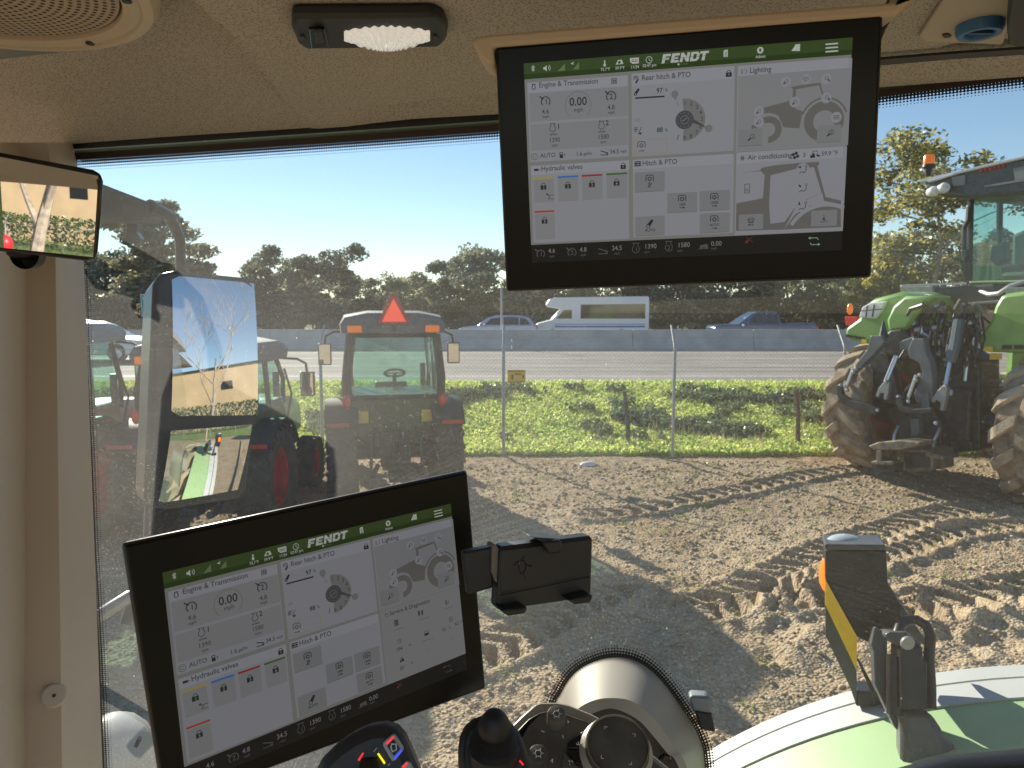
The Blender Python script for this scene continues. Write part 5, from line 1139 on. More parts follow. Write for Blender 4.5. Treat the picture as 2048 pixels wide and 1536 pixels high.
class UI:
    def __init__(s, F): s.F = F; s.T = {}; s.cur = None
    def t(s, name): s.cur = s.T.setdefault(name, MB()); return s
    def poly(s, pts, col, ly=2): s.cur.add([s.F.M @ V(x, -.00018*ly, z) for x, z in pts], [tuple(range(len(pts)))], SI[col])
    def P(s, l, col, ly=2): s.poly([A(*q) for q in l], col, ly)
    def rect(s, a, b_, col, ly=1, r=0):
        (x0_, z0_), (x1_, z1_) = A(*a), A(*b_); s.rl(x0_, z1_, x1_, z0_, col, ly, r*K)
    def rl(s, x0_, z0_, x1_, z1_, col, ly, r=0):
        if r <= 0: return s.poly([(x0_, z0_), (x1_, z0_), (x1_, z1_), (x0_, z1_)], col, ly)
        pts = []
        for cx, cz, a0 in ((x1_-r, z0_+r, -90), (x1_-r, z1_-r, 0), (x0_+r, z1_-r, 90), (x0_+r, z0_+r, 180)):
            for k in range(5): a = rad(a0+22.5*k); pts.append((cx+r*math.cos(a), cz+r*math.sin(a)))
        s.poly(pts, col, ly)
    def btn(s, c, w, h, ly=2):
        x, z = A(*c); w *= K/2; h *= K/2; s.rl(x-w, z-h, x+w, z+h, 'btn2', ly, 6*K); s.rl(x-w, z-h+3*K, x+w, z+h, 'btn', ly+.3, 6*K)
    def box(s, c, w, h, col, ly=2, r=0, wd=None):
        x, z = A(*c); w *= K/2; h *= K/2
        if wd is None: return s.rl(x-w, z-h, x+w, z+h, col, ly, r*K)
        wd *= K
        for q in ((x-w, z-h, x+w, z-h+wd), (x-w, z+h-wd, x+w, z+h), (x-w, z-h, x-w+wd, z+h), (x+w-wd, z-h, x+w, z+h)): s.rl(*q, col, ly)
    def ring(s, c, r, wd, col, a0=0, a1=360, ly=3, n=40, dx=0, dz=0):
        x, z = A(*c); x += dx*K; z += dz*K; r *= K; wd *= K
        for k in range(n):
            a, b_ = rad(a0+(a1-a0)*k/n), rad(a0+(a1-a0)*(k+1)/n)
            s.poly([(x+(r-wd)*math.cos(a), z+(r-wd)*math.sin(a)), (x+r*math.cos(a), z+r*math.sin(a)), (x+r*math.cos(b_), z+r*math.sin(b_)), (x+(r-wd)*math.cos(b_), z+(r-wd)*math.sin(b_))], col, ly)
    def disc(s, c, r, col, ly=3, dx=0, dz=0):
        x, z = A(*c); x += dx*K; z += dz*K; r *= K; s.poly([(x+r*math.cos(rad(a)), z+r*math.sin(rad(a))) for a in range(0, 360, 15)], col, ly)
    def line(s, p, q, wd, col, ly=3):
        (x0_, z0_), (x1_, z1_) = A(*p), A(*q); l_ = math.hypot(x1_-x0_, z1_-z0_) or 1; nx_, nz = -(z1_-z0_)/l_*wd*K/2, (x1_-x0_)/l_*wd*K/2
        s.poly([(x0_-nx_, z0_-nz), (x1_-nx_, z1_-nz), (x1_+nx_, z1_+nz), (x0_+nx_, z0_+nz)], col, ly)
    def ls(s, pts, wd, col, ly=3):
        for p, q in zip(pts[:-1], pts[1:]): s.line(p, q, wd, col, ly)
    def tx(s, c, txt, h, col, al='CENTER', ly=3.5, sx=.93, sh=0):
        x, z = A(*c); text_mb(s.cur, txt, h*K*1.08, x, z, al, y=-.00018*ly, F=s.F, mi=SI[col], sx=sx, shear=sh)
def rel(c, pts): return [(c[0]+x, c[1]+y) for x, y in pts]
def icon_cruise(u, c, n, r, col, ly=3):
    u.ring(c, r, 4, col, -50, 230, ly); 
    for a in range(-30, 211, 30): q = rad(a); u.line((c[0]+(r-9)*math.cos(q), c[1]-(r-9)*math.sin(q)), (c[0]+(r-3)*math.cos(q), c[1]-(r-3)*math.sin(q)), 3, col, ly)
    u.line((c[0]-r-5, c[1]-r), (c[0]-r*.45, c[1]-r*.42), 6, col, ly+.1)
    u.tx(c, n, r*.95, col, ly=ly+.2)
def icon_engine(u, c, r, col, n=None, ly=3):
    u.ring(c, r, 3.6, col, 118, 422, ly); u.ls(rel(c, [(-r*.5, -r*.85), (-r*.5, -r*1.35), (-r*.85, -r*1.5), (r*.85, -r*1.5), (r*.5, -r*1.35), (r*.5, -r*.85)]), 3.6, col, ly)
    if n: u.tx(c, n, r*.95, col, ly=ly+.2)
def icon_lock(u, c, s_, col='dark', n=None, ly=4, nc='tile'):
    u.box((c[0], c[1]+s_*.32), s_*1.05, s_*.75, col, ly); u.ring((c[0], c[1]-s_*.15), s_*.36, 3.2, col, 0, 180, ly, 14); u.line((c[0]-s_*.31, c[1]-s_*.15), (c[0]-s_*.31, c[1]+s_*.05), 3.2, col, ly); u.line((c[0]+s_*.31, c[1]-s_*.15), (c[0]+s_*.31, c[1]+s_*.05), 3.2, col, ly)
    if n: u.tx((c[0], c[1]+s_*.34), n, s_*.5, nc, ly=ly+.6)
    else: u.disc((c[0], c[1]+s_*.28), s_*.12, nc, ly+.6)
def icon_pto(u, c, txt=None, arrow=True, s_=1.0, col='dark', ly=4):
    f = lambda l: rel(c, [(x*s_, y*s_) for x, y in l])
    u.ls(f([(-19, 12), (-19, -14), (-14, -19), (14, -19), (19, -14), (19, 12)]), 4, col, ly); u.ring(c, 9*s_, 3.5*s_, col, ly=ly, n=20)
    for a in range(0, 360, 45): q = rad(a); u.line((c[0]+8*s_*math.cos(q), c[1]+8*s_*math.sin(q)), (c[0]+13*s_*math.cos(q), c[1]+13*s_*math.sin(q)), 3.5*s_, col, ly)
    if txt: u.tx((c[0], c[1]+27*s_), txt, 12, col, ly=ly+.2)
    if arrow: y = c[1]+(44 if txt else 28)*s_; u.line((c[0]-14, y), (c[0]+8, y), 3.5, col, ly); u.P([(c[0]+6, y-6), (c[0]+15, y), (c[0]+6, y+6)], col, ly)
def icon_lever(u, c, s_, col='dark', ly=4):
    u.P(rel(c, [(-s_*.75, s_*.35), (s_*.3, -s_*.95), (s_*.8, -s_*.75), (-s_*.05, s_*.75)]), col, ly); u.ring(c, s_*.42, 4, col, ly=ly+.1, n=20, dx=-s_*.40, dz=-s_*.55); u.disc(c, s_*.28, 'tile', ly+.05, dx=-s_*.40, dz=-s_*.55)
def icon_pedal(u, c, col='dark', ly=4, k=1.0): u.ls(rel(c, [(-20*k, -10*k), (18*k, 1*k)]), 5, col, ly); u.ls(rel(c, [(-20*k, 11*k), (18*k, 10*k)]), 4, col, ly); u.ring((c[0]+14*k, c[1]+3*k), 6*k, 3, col, ly=ly, n=16)
def icon_lamp(u, c, flip=1, col='dark', ly=5, r=8, n=None):
    u.ring(c, r, 2.2, col, ly=ly, n=20)
    for k in range(4): u.line((c[0]-flip*(r*.6+k*0), c[1]+r*.5+k*2.5-3), (c[0]-flip*(r*1.9-k*1.2), c[1]+r*1.4+k*1.5), 1.8, col, ly)
    if n: u.tx(c, n, r*1.0, col, ly=ly+.3)
def draw(F, service):
    u = UI(F)
    # header bar
    u.t('header_bar'); hw = .1305
    TLx, TLz = A(172, 325); HBz = A(177, 407)[1]; BRx = A(1857, 190)[0]
    u.rl(TLx, HBz, BRx, TLz, 'green', 1); u.rl(TLx, HBz, BRx, HBz+(TLz-HBz)*.3, 'green2', 1.4)
    x = 'white'
    u.ls([(212, 343), (228, 358), (220, 366), (220, 336), (228, 344), (213, 360)], 3.2, x)
    u.P([(273, 345), (280, 344), (290, 334), (291, 366), (281, 357), (274, 357)], x, 3); u.ring((292, 349), 11, 3, x, -50, 50); u.ring((292, 349), 19, 3, x, -50, 50)
    u.P([(347, 365), (384, 325), (385, 362)], 'grn3', 3); u.P([(425, 357), (456, 318), (457, 354)], 'grn3', 3); u.P([(413, 326), (432, 316), (424, 326), (430, 330), (422, 331)], x, 3.5)
    u.line((587, 310), (587, 328), 7, x); u.disc((587, 334), 7, x); u.tx((590, 355), '75.7°F', 13, x)
    u.P([(643, 332), (655, 308), (675, 306), (683, 328)], x, 3); u.disc((662, 320), 7, 'green', 3.3); u.tx((665, 348), '59.9°F', 13, x)
    u.P([(716, 298), (762, 295), (762, 325), (730, 328), (717, 318)], x, 3)
    for i in range(4):
        for j in range(2): u.P(rel((728+i*8, 308+j*8), [(-2.5, -2.5), (2.5, -2.5), (2.5, 2.5), (-2.5, 2.5)]), 'green', 3.4)
    u.tx((741, 343), '11/24', 13, x); u.ring((814, 307), 17, 3, x); u.ls([(814, 298), (815, 308), (822, 313)], 3, x); u.tx((816, 335), '02:47 pm', 13, x)
    # bold word mark
    lx0, lz0 = A(878, 326); H_ = 44*K; kx = 1.0
    def LT(polys, ox):
        for pl_ in polys: u.poly([(lx0+(ox+px_+.20*(py_-.5)*44)*K*kx, lz0+py_*H_) for px_, py_ in pl_], x, 3)
    sp_ = [(.0, .44), (.52, 1.0)]
    E_ = lambda: [[(0, 0), (15, 0), (15, 1), (0, 1)], [(15, .74), (40, .74), (40, 1), (15, 1)], [(15, .37), (35, .37), (35, .60), (15, .60)]]
    LT(E_(), 4); LT(E_()+[[(15, 0), (40, 0), (40, .24), (15, .24)]], 50)
    LT([[(0, 0), (14, 0), (14, 1), (0, 1)], [(31, 0), (45, 0), (45, 1), (31, 1)], [(12, 1), (14, .55), (33, 0), (33, .5)]], 96)
    LT([[(0, 0), (14, 0), (14, 1), (0, 1)], [(14, .76), (30, .76), (33, 1), (14, 1)], [(14, 0), (33, 0), (30, .24), (14, .24)], [(30, .24), (33, 0), (44, .22), (44, .78), (33, 1), (30, .76)]], 147)
    LT([[(14, 0), (29, 0), (29, .75), (14, .75)], [(0, .75), (43, .75), (43, 1), (0, 1)]], 192)
    x0_, z0_ = A(874, 306); u.poly([(lx0-6*K, lz0+.46*H_), (lx0+240*K, lz0+.46*H_), (lx0+240*K, lz0+.50*H_), (lx0-6*K, lz0+.50*H_)], 'green', 3.5)
    u.disc((965, 330), 5, x); [u.disc((965+14*k, 330-k), 3.4, 'grn3') for k in (1, 2, 3)]
    u.P([(1195, 262), (1202, 256), (1217, 255), (1217, 292), (1195, 293)], x, 3); [u.line((1200, 268+k*7), (1213, 267+k*7), 2.4, 'green', 3.4) for k in range(4)]
    u.disc((1383, 258), 16, x); u.P([(1377, 250), (1389, 250), (1387, 262), (1385, 266), (1380, 266), (1378, 262)], 'green', 3.4); u.tx((1384, 290), 'Admin', 13, x)
    u.P([(1542, 262), (1558, 238), (1562, 228), (1587, 226), (1586, 262)], x, 3)
    for k in range(3): u.line((1717, 228+k*19), (1781, 223+k*19), 7, x)
    # page background
    u.t('page_background'); a, b_ = A(177, 407), A(1808, 1183); u.rl(TLx+.0002, b_[1], BRx-.0002, HBz, 'page', .6)
    # tile 1
    u.t('engine_tile'); u.rect((190, 424), (710, 800), 'tile', 1.2); u.rect((191, 424), (705, 438), 'head', 1.5); u.rect((193, 424), (706, 436), 'head', 1.6)
    u.rect((200, 480), (705, 592), 'tiled', 1.5); u.rect((207, 640), (705, 742), 'tiled', 1.6)
    icon_engine(u, (224, 449), 11, 'dark'); u.tx((250, 436), 'Engine & Transmission', 24, 'mid', 'LEFT'); u.box((635, 416), 28, 28, 'mid', 3, 4, 3); u.line((621, 410), (649, 410), 3, 'mid'); u.line((621, 422), (649, 422), 3, 'mid'); u.tx((636, 416), '89', 12, 'dark', ly=4)
    icon_cruise(u, (285, 520), '1', 26, 'dark'); u.tx((284, 571), '4.6', 22, 'mid'); u.tx((285, 597), 'mph', 15, 'mid')
    u.ring((451, 540), 71, 4.5, 'soft', -48, 228, 3, 60); u.tx((451, 519), '0.00', 38, 'dark'); u.tx((452, 561), 'mph', 20, 'mid')
    icon_cruise(u, (620, 494), '2', 27, 'dark'); u.tx((620, 549), '4.8', 22, 'mid'); u.tx((621, 575), 'mph', 15, 'mid')
    icon_engine(u, (321, 659), 17, 'mid'); u.tx((348, 647), '1', 24, 'dark'); u.tx((324, 687), 'n/min', 12, 'dark'); u.tx((330, 716), '1390', 21, 'mid'); u.tx((331, 743), 'rpm', 14, 'mid')
    icon_engine(u, (571, 646), 17, 'mid'); u.tx((600, 629), '2', 24, 'dark'); u.tx((572, 673), 'n/min', 12, 'dark'); u.tx((580, 700), '1580', 21, 'mid'); u.tx((580, 726), 'rpm', 14, 'mid')
    u.ring((228, 802), 18, 3, 'grn'); u.ring((228, 802), 9, 2.6, 'grn', 30, 330); u.tx((257, 797), 'AUTO', 21, 'mid', 'LEFT'); u.box((365, 795), 18, 30, 'dark', 3, 2); u.box((365, 787), 11, 8, 'tile', 3.5); u.ring((379, 794), 7, 3, 'dark', -100, 90)
    u.tx((440, 788), '1.6', 20, 'mid', 'LEFT'); u.tx((479, 787), 'gal/hr', 15, 'mid', 'LEFT'); icon_pedal(u, (586, 783)); u.tx((613, 777), '34.5', 20, 'mid', 'LEFT'); u.tx((667, 775), 'mph', 14, 'mid', 'LEFT')
    # tile 2
    u.t('hydraulics_tile'); u.rect((208, 850), (713, 1222), 'tile', 1.2); u.rect((209, 850), (713, 868), 'head', 1.5)
    u.box((237, 870), 24, 12, 'dark', 3, 3); u.line((248, 870), (257, 869), 4, 'dark'); u.tx((262, 864), 'Hydraulic valves', 24, 'mid', 'LEFT'); icon_lock(u, (682, 847), 27)
    for i, (xx, yy, cc) in enumerate(((274, 911, 'yel'), (399, 905, 'blue'), (522, 898, 'red'), (648, 890, 'grn'))):
        u.box((xx+2, yy+66), 110, 122, 'tiled', 1.8); u.box((xx, yy), 112, 10, cc, 3); icon_lock(u, (xx, yy+40), 30, n=str(i+1))
    u.ls([(290, 994), (302, 1000), (328, 998)], 3.2, 'mid'); u.ls([(298, 998), (308, 1008), (296, 1018), (328, 1018)], 3.2, 'mid'); u.disc((293, 995), 6, 'mid')
    u.box((282, 1160), 110, 140, 'tiled', 1.8); u.box((279, 1083), 110, 10, 'red2', 3); icon_lock(u, (280, 1125), 30, n='5')
    # tile 3
    u.t('rear_hitch_tile'); u.rect((724, 380), (1246, 772), 'tile', 1.2); u.rect((726, 378), (1245, 402), 'head', 1.5)
    icon_pto(u, (747, 402), None, False, .55, 'mid'); icon_lever(u, (753, 416), 12); u.tx((776, 399), 'Rear hitch & PTO', 24, 'mid', 'LEFT'); icon_lock(u, (1222, 374), 28)
    icon_lever(u, (752, 471), 19); u.tx((868, 463), '97', 22, 'dark'); u.tx((902, 461), '%', 14, 'mid'); u.line((744, 503), (893, 494), 8, 'dark')
    u.tx((752, 614), 'mR', 14, 'soft', sh=.3); u.ls([(738, 656), (756, 655)], 4, 'dark'); u.ls([(738, 664), (756, 663)], 4, 'dark'); u.ls([(738, 672), (752, 671)], 4, 'dark'); u.line((760, 682), (776, 650), 3, 'dark'); u.P([(758, 680), (780, 679), (769, 692)], 'dark', 3)
    u.tx((869, 665), '88', 22, 'dark'); u.tx((902, 665), '%', 14, 'mid')
    u.box((823, 749), 172, 72, 'gold', 3, 0, 2.4); icon_pto(u, (775, 745), None, True, 1.0, 'mid')
    # dial: a broad half ring with numbers
    c = (996, 614); x0_, z0_ = A(*c)
    ring_pts = [(x0_+105*K*math.cos(rad(a)), z0_+105*K*math.sin(rad(a))) for a in range(-95, 96, 6)]+[(x0_+47*K*math.cos(rad(a)), z0_+47*K*math.sin(rad(a))) for a in range(95, -96, -6)]
    for k in range(-95, 93, 6):
        a, b2 = rad(k), rad(k+6); u.poly([(x0_+47*K*math.cos(a), z0_+47*K*math.sin(a)), (x0_+106*K*math.cos(a), z0_+106*K*math.sin(a)), (x0_+106*K*math.cos(b2), z0_+106*K*math.sin(b2)), (x0_+47*K*math.cos(b2), z0_+47*K*math.sin(b2))], 'soft', 2)
    u.disc(c, 47, 'mid', 2.3); u.ring(c, 22, 3, 'soft', ly=2.6); u.line((984, 622), (1008, 604), 5, 'soft', 2.7)
    for a in range(0, 360, 30): u.disc((c[0]+37*math.cos(rad(a)), c[1]+37*math.sin(rad(a))), 2.4, 'soft', 2.7)
    u.P([(1035, 606), (1100, 645), (1096, 650), (1030, 626)], 'mid', 2.8); u.disc((1120, 658), 19, 'soft', 2.6); u.P([(1092, 648), (1116, 642), (1112, 674)], 'soft', 2.6)
    u.disc((946, 483), 18, 'soft', 2.6); u.P([(930, 490), (962, 486), (950, 515)], 'soft', 2.6); u.line((956, 520), (966, 543), 4, 'soft', 2.6); u.line((966, 690), (958, 716), 4, 'mid', 2.6)
    for s_, q in (('1', (996, 528)), ('2', (1030, 530)), ('3', (1059, 548)), ('4', (1078, 575)), ('5', (1086, 608)), ('6', (1077, 648)), ('7', (1058, 677)), ('8', (1028, 698)), ('9', (995, 706))): u.tx(q, s_, 20, 'mid', ly=2.9)
    # tile 4
    u.t('pto_tile'); u.rect((730, 820), (1242, 1192), 'tile', 1.2); u.rect((731, 818), (1242, 838), 'head', 1.5)
    u.box((756, 839), 34, 26, 'dark', 3); u.line((740, 833), (772, 832), 3, 'tile', 3.4); u.line((740, 845), (772, 844), 3, 'tile', 3.4); u.tx((756, 839), '3', 14, 'tile', ly=4); u.tx((779, 836), 'Hitch & PTO', 24, 'mid', 'LEFT')
    for q in ((818, 931), (984, 1037), (1150, 1026), (819, 1157), (1150, 1141)): u.btn(q, 157, 104)
    icon_pto(u, (817, 916), None, False); u.ls([(814, 957), (814, 937), (824, 937), (826, 943), (820, 948), (814, 948)], 4.5, 'dark', 4); u.line((806, 957), (824, 957), 4, 'dark', 4)
    icon_pto(u, (983, 1019), '1000'); icon_pto(u, (1148, 1010), '1000E'); icon_pto(u, (1148, 1124), 'AUTO'); icon_lever(u, (818, 1146), 24); u.tx((819, 1178), 'AUTO', 14, 'dark', ly=4.2)
    # tile 5
    u.t('lighting_tile'); u.rect((1268, 342), (1832, 742), 'tile', 1.2); u.rect((1269, 338), (1832, 372), 'head', 1.5); u.rect((1272, 390), (1830, 740), 'tiled', 1.7)
    [u.line((1284, 360+k*6), (1295, 359+k*6), 2.6, 'mid') for k in range(4)]; u.ring((1303, 366), 11, 2.6, 'mid', -90, 90); u.tx((1328, 361), 'Lighting', 24, 'mid', 'LEFT')
    G = 'shape'; B = lambda l: [(980+0+(1370-980+x/5.909)*2.56-980, (70+y/5.909)*2.56) for x, y in l]
    u.P(B([(920, 862), (1240, 778), (1300, 870), (1390, 905), (1350, 1100), (1160, 1085), (1100, 950), (1000, 920), (930, 930)]), G, 2.2); u.P(B([(1290, 750), (1310, 905), (1390, 905), (1350, 1105), (1160, 1090), (1200, 860)]), G, 2.1)
    u.P(B([(1250, 618), (1290, 610), (1310, 640), (1305, 750), (1270, 745), (1275, 640)]), G, 2.2); u.P(B([(1250, 618), (1330, 600), (1590, 565), (1608, 590), (1320, 640)]), G, 2.2); u.P(B([(1580, 580), (1600, 580), (1640, 720), (1622, 725)]), G, 2.2)
    cR, cF = B([(1640, 1020)])[0], B([(985, 1120)])[0]
    u.ring(cR, 118, 9, G, 20, 160, 2.2, 30); u.ring(cR, 98, 45, G, -75, 275, 2.3, 50); u.ring(cF, 66, 30, G, 60, 122, 2.3, 10); u.ring(cF, 66, 32, G, -90, 110, 2.3, 34)
    u.P(B([(790, 1060), (870, 1100), (780, 1110)]), G, 2.3)
    for q, fl in (((1190, 555), 1), ((1295, 795), 1), ((870, 905), 1), ((870, 1030), 1), ((1668, 520), -1), ((1668, 745), -1)):
        p = B([q])[0]; u.disc(p, 26, 'tile', 2.8); icon_lamp(u, (p[0]+3, p[1]-3), fl, 'mid', 3.2, 9)
    p = B([(1425, 525)])[0]; u.disc(p, 24, 'tile', 2.8); u.box(p, 12, 20, 'mid', 3.2, 2, 2.4); [u.line((p[0]+9*s_, p[1]-8), (p[0]+18*s_, p[1]-14), 2.4, 'mid', 3.2) for s_ in (-1, 1)]; [u.line((p[0]+9*s_, p[1]), (p[0]+19*s_, p[1]-1), 2.4, 'mid', 3.2) for s_ in (-1, 1)]
    p = B([(1785, 975)])[0]; u.disc(p, 27, 'tile', 2.8); [u.line((p[0]-16, p[1]-8+8*k), (p[0]+16, p[1]-9+8*k), 3, 'mid', 3.2) for k in range(3)]
    u.btn((1333, 705), 118, 84, 4); icon_lamp(u, (1343, 700), 1, 'dark', 5, 13, '1'); u.btn((1735, 685), 118, 84, 4); icon_lamp(u, (1746, 678), 1, 'dark', 5, 13, '2')
    # tile 6
    C = lambda l: [((1370-980+x/5.909)*2.56, (290+y/5.909)*2.56) for x, y in l]
    if not service:
        u.t('climate_tile'); u.rect((1261, 785), (1806, 1180), 'tile', 1.2); u.rect((1262, 782), (1806, 806), 'head', 1.5)
        for a in (0, 60, 120): q = rad(a); u.line((1292-16*math.cos(q), 810-16*math.sin(q)), (1292+16*math.cos(q), 810+16*math.sin(q)), 3, 'mid')
        u.ring((1292, 810), 9, 2.2, 'mid', n=6); u.tx((1318, 806), 'Air conditioning', 24, 'mid', 'LEFT')
        for a in (20, 110, 200, 290): u.disc((1563+12*math.cos(rad(a)), 796+12*math.sin(rad(a))), 8, 'dark')
        u.tx((1607, 793), '3', 20, 'mid'); u.P([(1637, 800), (1660, 782), (1664, 806), (1640, 810)], 'dark', 3); u.ls([(1650, 790), (1652, 775), (1674, 773), (1678, 790)], 2.5, 'dark'); u.P([(1668, 790), (1688, 794), (1686, 804), (1672, 800)], 'dark', 3); u.tx((1695, 787), '59.9 °F', 20, 'mid', 'LEFT')
        u.P(C([(665, 330), (720, 320), (900, 310), (940, 360), (920, 628), (605, 690), (600, 1015), (1170, 1000), (1300, 745), (1450, 640), (1620, 565), (1525, 262), (1580, 240), (1585, 200), (1340, 212), (1060, 240), (900, 270), (890, 300)]), G, 2.1)
        u.P(C([(780, 350), (900, 335), (930, 360), (918, 628), (605, 686), (605, 600), (660, 480), (770, 440)]), 'tile', 2.4); u.P(C([(600, 330), (662, 330), (662, 480), (604, 690)]), 'tile', 2.4)
        u.P(C([(1010, 360), (1300, 285), (1520, 262), (1612, 565), (1440, 640), (1290, 750), (1175, 910), (1008, 930), (992, 700)]), 'tile', 2.3)
        u.P(C([(1525, 262), (1560, 240), (1660, 615), (1840, 655), (1840, 700), (1640, 660), (1620, 565)]), G, 2.4)
        u.P(C([(1170, 1000), (1290, 830), (1430, 730), (1600, 690), (1840, 720), (1840, 970), (1235, 995)]), G, 2.5)
        pR = C([(1640, 1130)])[0]; u.ring(C([(1640, 1150)])[0], 205, 20, 'tile', 62, 150, 2.8, 20)
        for q, dn in (((1390, 290), (1, 0)), ((1390, 510), (1, 1)), ((1385, 720), (0, 1))):
            p = C([q])[0]; u.disc(p, 33, 'tile', 3.2); u.ls(rel(p, [(-18, 20), (-8, 12), (6, 16), (16, 6), (18, -12)]), 4, 'mid', 3.6); u.ring((p[0]+17, p[1]-17), 7, 2.6, 'mid', ly=3.6, n=16); u.P(rel((p[0]-16, p[1]-12), [(-9, -3), (2, -3), (2, -8), (10, 0), (2, 8), (2, 3), (-9, 3)] if dn == (1, 0) else ([(-3, -9), (3, -9), (3, 2), (8, 2), (0, 10), (-8, 2), (-3, 2)] if dn == (0, 1) else [(-8, -4), (-4, -8), (3, -1), (6, -4), (8, 8), (-4, 6), (-1, 3)])), 'dark', 3.8)
        p = C([(733, 515)])[0]; u.disc(p, 34, 'tile', 3.0); u.box(p, 28, 48, 'mid', 3.4, 0, 3); [u.line((p[0]+k, p[1]+12), (p[0]+k, p[1]-4), 2.6, 'mid', 3.5) for k in (-6, 5)]; u.line((p[0]-12, p[1]+12), (p[0]+12, p[1]+12), 2.6, 'mid', 3.5)
        u.btn((1335, 1137), 126, 82, 4); u.ring((1335, 1140), 26, 3, 'dark', 50, 130, 5, 12); u.ls([(1318, 1120), (1324, 1140), (1346, 1139), (1352, 1118)], 3, 'dark', 5); [u.line((1328+7*k, 1142), (1328+7*k, 1122), 2.6, 'dark', 5) for k in range(3)]; u.tx((1335, 1151), 'MAX', 9, 'dark', ly=5)
        u.btn((1709, 1118), 130, 84, 4); u.line((1708, 1100), (1708, 1118), 4, 'mid', 5); u.disc((1708, 1121), 7, 'mid', 5); u.tx((1708, 1134), 'AUTO', 10, 'mid', ly=5)
    else:
        u.t('service_tile'); u.rect((1261, 785), (1806, 1180), 'tile', 1.2); u.rect((1262, 782), (1806, 1180), 'tiled', 1.4)
        S_ = lambda fx, fy: (1262+545*fx, 800+372*fy-(fx*545)*.043)
        u.ls(rel(S_(.07, .03), [(-10, 4), (-10, -8), (4, -8), (8, 0), (8, 8), (-6, 10)]), 3, 'mid'); u.tx((1318, 806), 'Service & Diagnostics', 22, 'mid', 'LEFT')
        p = S_(.17, .20)
        for k in range(4): u.line((p[0]-14, p[1]-14+9*k), (p[0]+14, p[1]-14+9*k), 6, 'dark')
        p = S_(.48, .17); [u.box((p[0]+k, p[1]), 9, 30, 'dark', 3, 3) for k in (-12, 12)]; u.ring(p, 9, 2.5, 'mid')
        p = S_(.84, .14); u.ring(p, 11, 3, 'dark', 90, 300); u.ring((p[0]+6, p[1]), 9, 2.5, 'mid', -80, 120); [u.disc((p[0]-6, p[1]-12+10*k), 3.5, 'dark') for k in range(3)]
        for fx, fy in ((.19, .31), (.52, .28), (.85, .24), (.53, .64)): p = S_(fx, fy); u.line((p[0]-38, p[1]+1), (p[0]+38, p[1]-2), 3.4, 'shape')
        p = S_(.18, .50); u.ring(p, 13, 3, 'mid'); u.ls(rel(p, [(0, -8), (0, 1), (7, 3)]), 2.6, 'mid'); u.tx(S_(.165, .62), '194', 20, 'mid'); u.tx(S_(.30, .61), 'hr', 14, 'mid')
        p = S_(.52, .52); u.box((p[0], p[1]+8), 28, 15, 'dark', 3); u.box(p, 30, 28, 'mid', 3, 0, 2.4); p = S_(.86, .44); u.box(p, 24, 30, 'mid', 3, 0, 2.6); u.ring(p, 7, 2.4, 'mid')
        u.tx(S_(.75, .57), '91', 20, 'mid'); u.tx(S_(.83, .57), '%', 13, 'mid'); u.tx(S_(.93, .54), '63', 20, 'mid'); u.tx((S_(.93, .54)[0]+36, S_(.93, .54)[1]-2), '°F', 12, 'mid')
        p = S_(.18, .80); u.line((p[0]-10, p[1]-12), (p[0]+10, p[1]-14), 3, 'dark'); u.disc((p[0]-8, p[1]+6), 6, 'dark'); u.disc((p[0]+7, p[1]+3), 8, 'dark'); u.line((p[0]-8, p[1]-2), (p[0]+8, p[1]-6), 5, 'dark'); u.tx(S_(.17, .92), '81', 20, 'mid'); u.tx(S_(.30, .90), 'hr', 14, 'mid')
        for q in ((.52, .80), (.85, .76)): u.ring(S_(*q), 12, 2, 'soft')
    # footer
    u.t('footer_bar'); a = A(207, 1253); b_ = A(211, 1346); u.rl(TLx+.0004, b_[1], BRx-.0004, A(1808, 1183)[1], 'bar', .8)
    icon_cruise(u, (260, 1300), '1', 24, 'dim'); u.tx((316, 1283), '4.6', 22, 'bartx'); u.tx((316, 1311), 'mph', 13, 'dim'); icon_cruise(u, (420, 1293), '2', 25, 'dim'); u.tx((477, 1277), '4.8', 22, 'bartx'); u.tx((477, 1304), 'mph', 13, 'dim')
    icon_pedal(u, (580, 1286), 'dim', 4, 1.25); u.tx((649, 1269), '34.5', 23, 'bartx'); u.tx((650, 1296), 'mph', 13, 'dim')
    icon_engine(u, (747, 1276), 21, 'dim', '1'); u.tx((821, 1260), '1390', 23, 'bartx'); u.tx((803, 1289), 'rpm', 13, 'dim'); icon_engine(u, (915, 1267), 21, 'dim', '2'); u.tx((991, 1253), '1580', 23, 'bartx'); u.tx((972, 1282), 'rpm', 13, 'dim')
    u.P([(1075, 1256), (1112, 1248), (1116, 1266), (1078, 1268)], 'dim', 3); u.disc((1081, 1266), 8, 'dim', 3.2); u.disc((1107, 1263), 10, 'dim', 3.2); u.line((1062, 1275), (1118, 1272), 3, 'dim'); u.tx((1158, 1246), '0.00', 23, 'bartx'); u.tx((1146, 1270), 'mph', 13, 'dim')
    u.line((1310, 1215), (1344, 1240), 3.5, 'rose'); u.line((1344, 1213), (1312, 1240), 3.5, 'rose'); u.disc((1314, 1238), 8, 'rose', 3.4)
    cc = 'cyan' if not service else 'dim'
    u.ls([(1636, 1219), (1672, 1217), (1678, 1222), (1678, 1228)], 4, cc); u.P([(1628, 1219), (1640, 1211), (1640, 1227)], cc, 3); u.ls([(1682, 1251), (1646, 1253), (1640, 1248), (1640, 1242)], 4, cc); u.P([(1690, 1251), (1678, 1243), (1678, 1259)], cc, 3)
    return u
m_bez = M('screen bezel', (.004, .004, .004), .25, spec=.22)
m_bezrim = M('screen rim', (.03, .03, .032), .3)
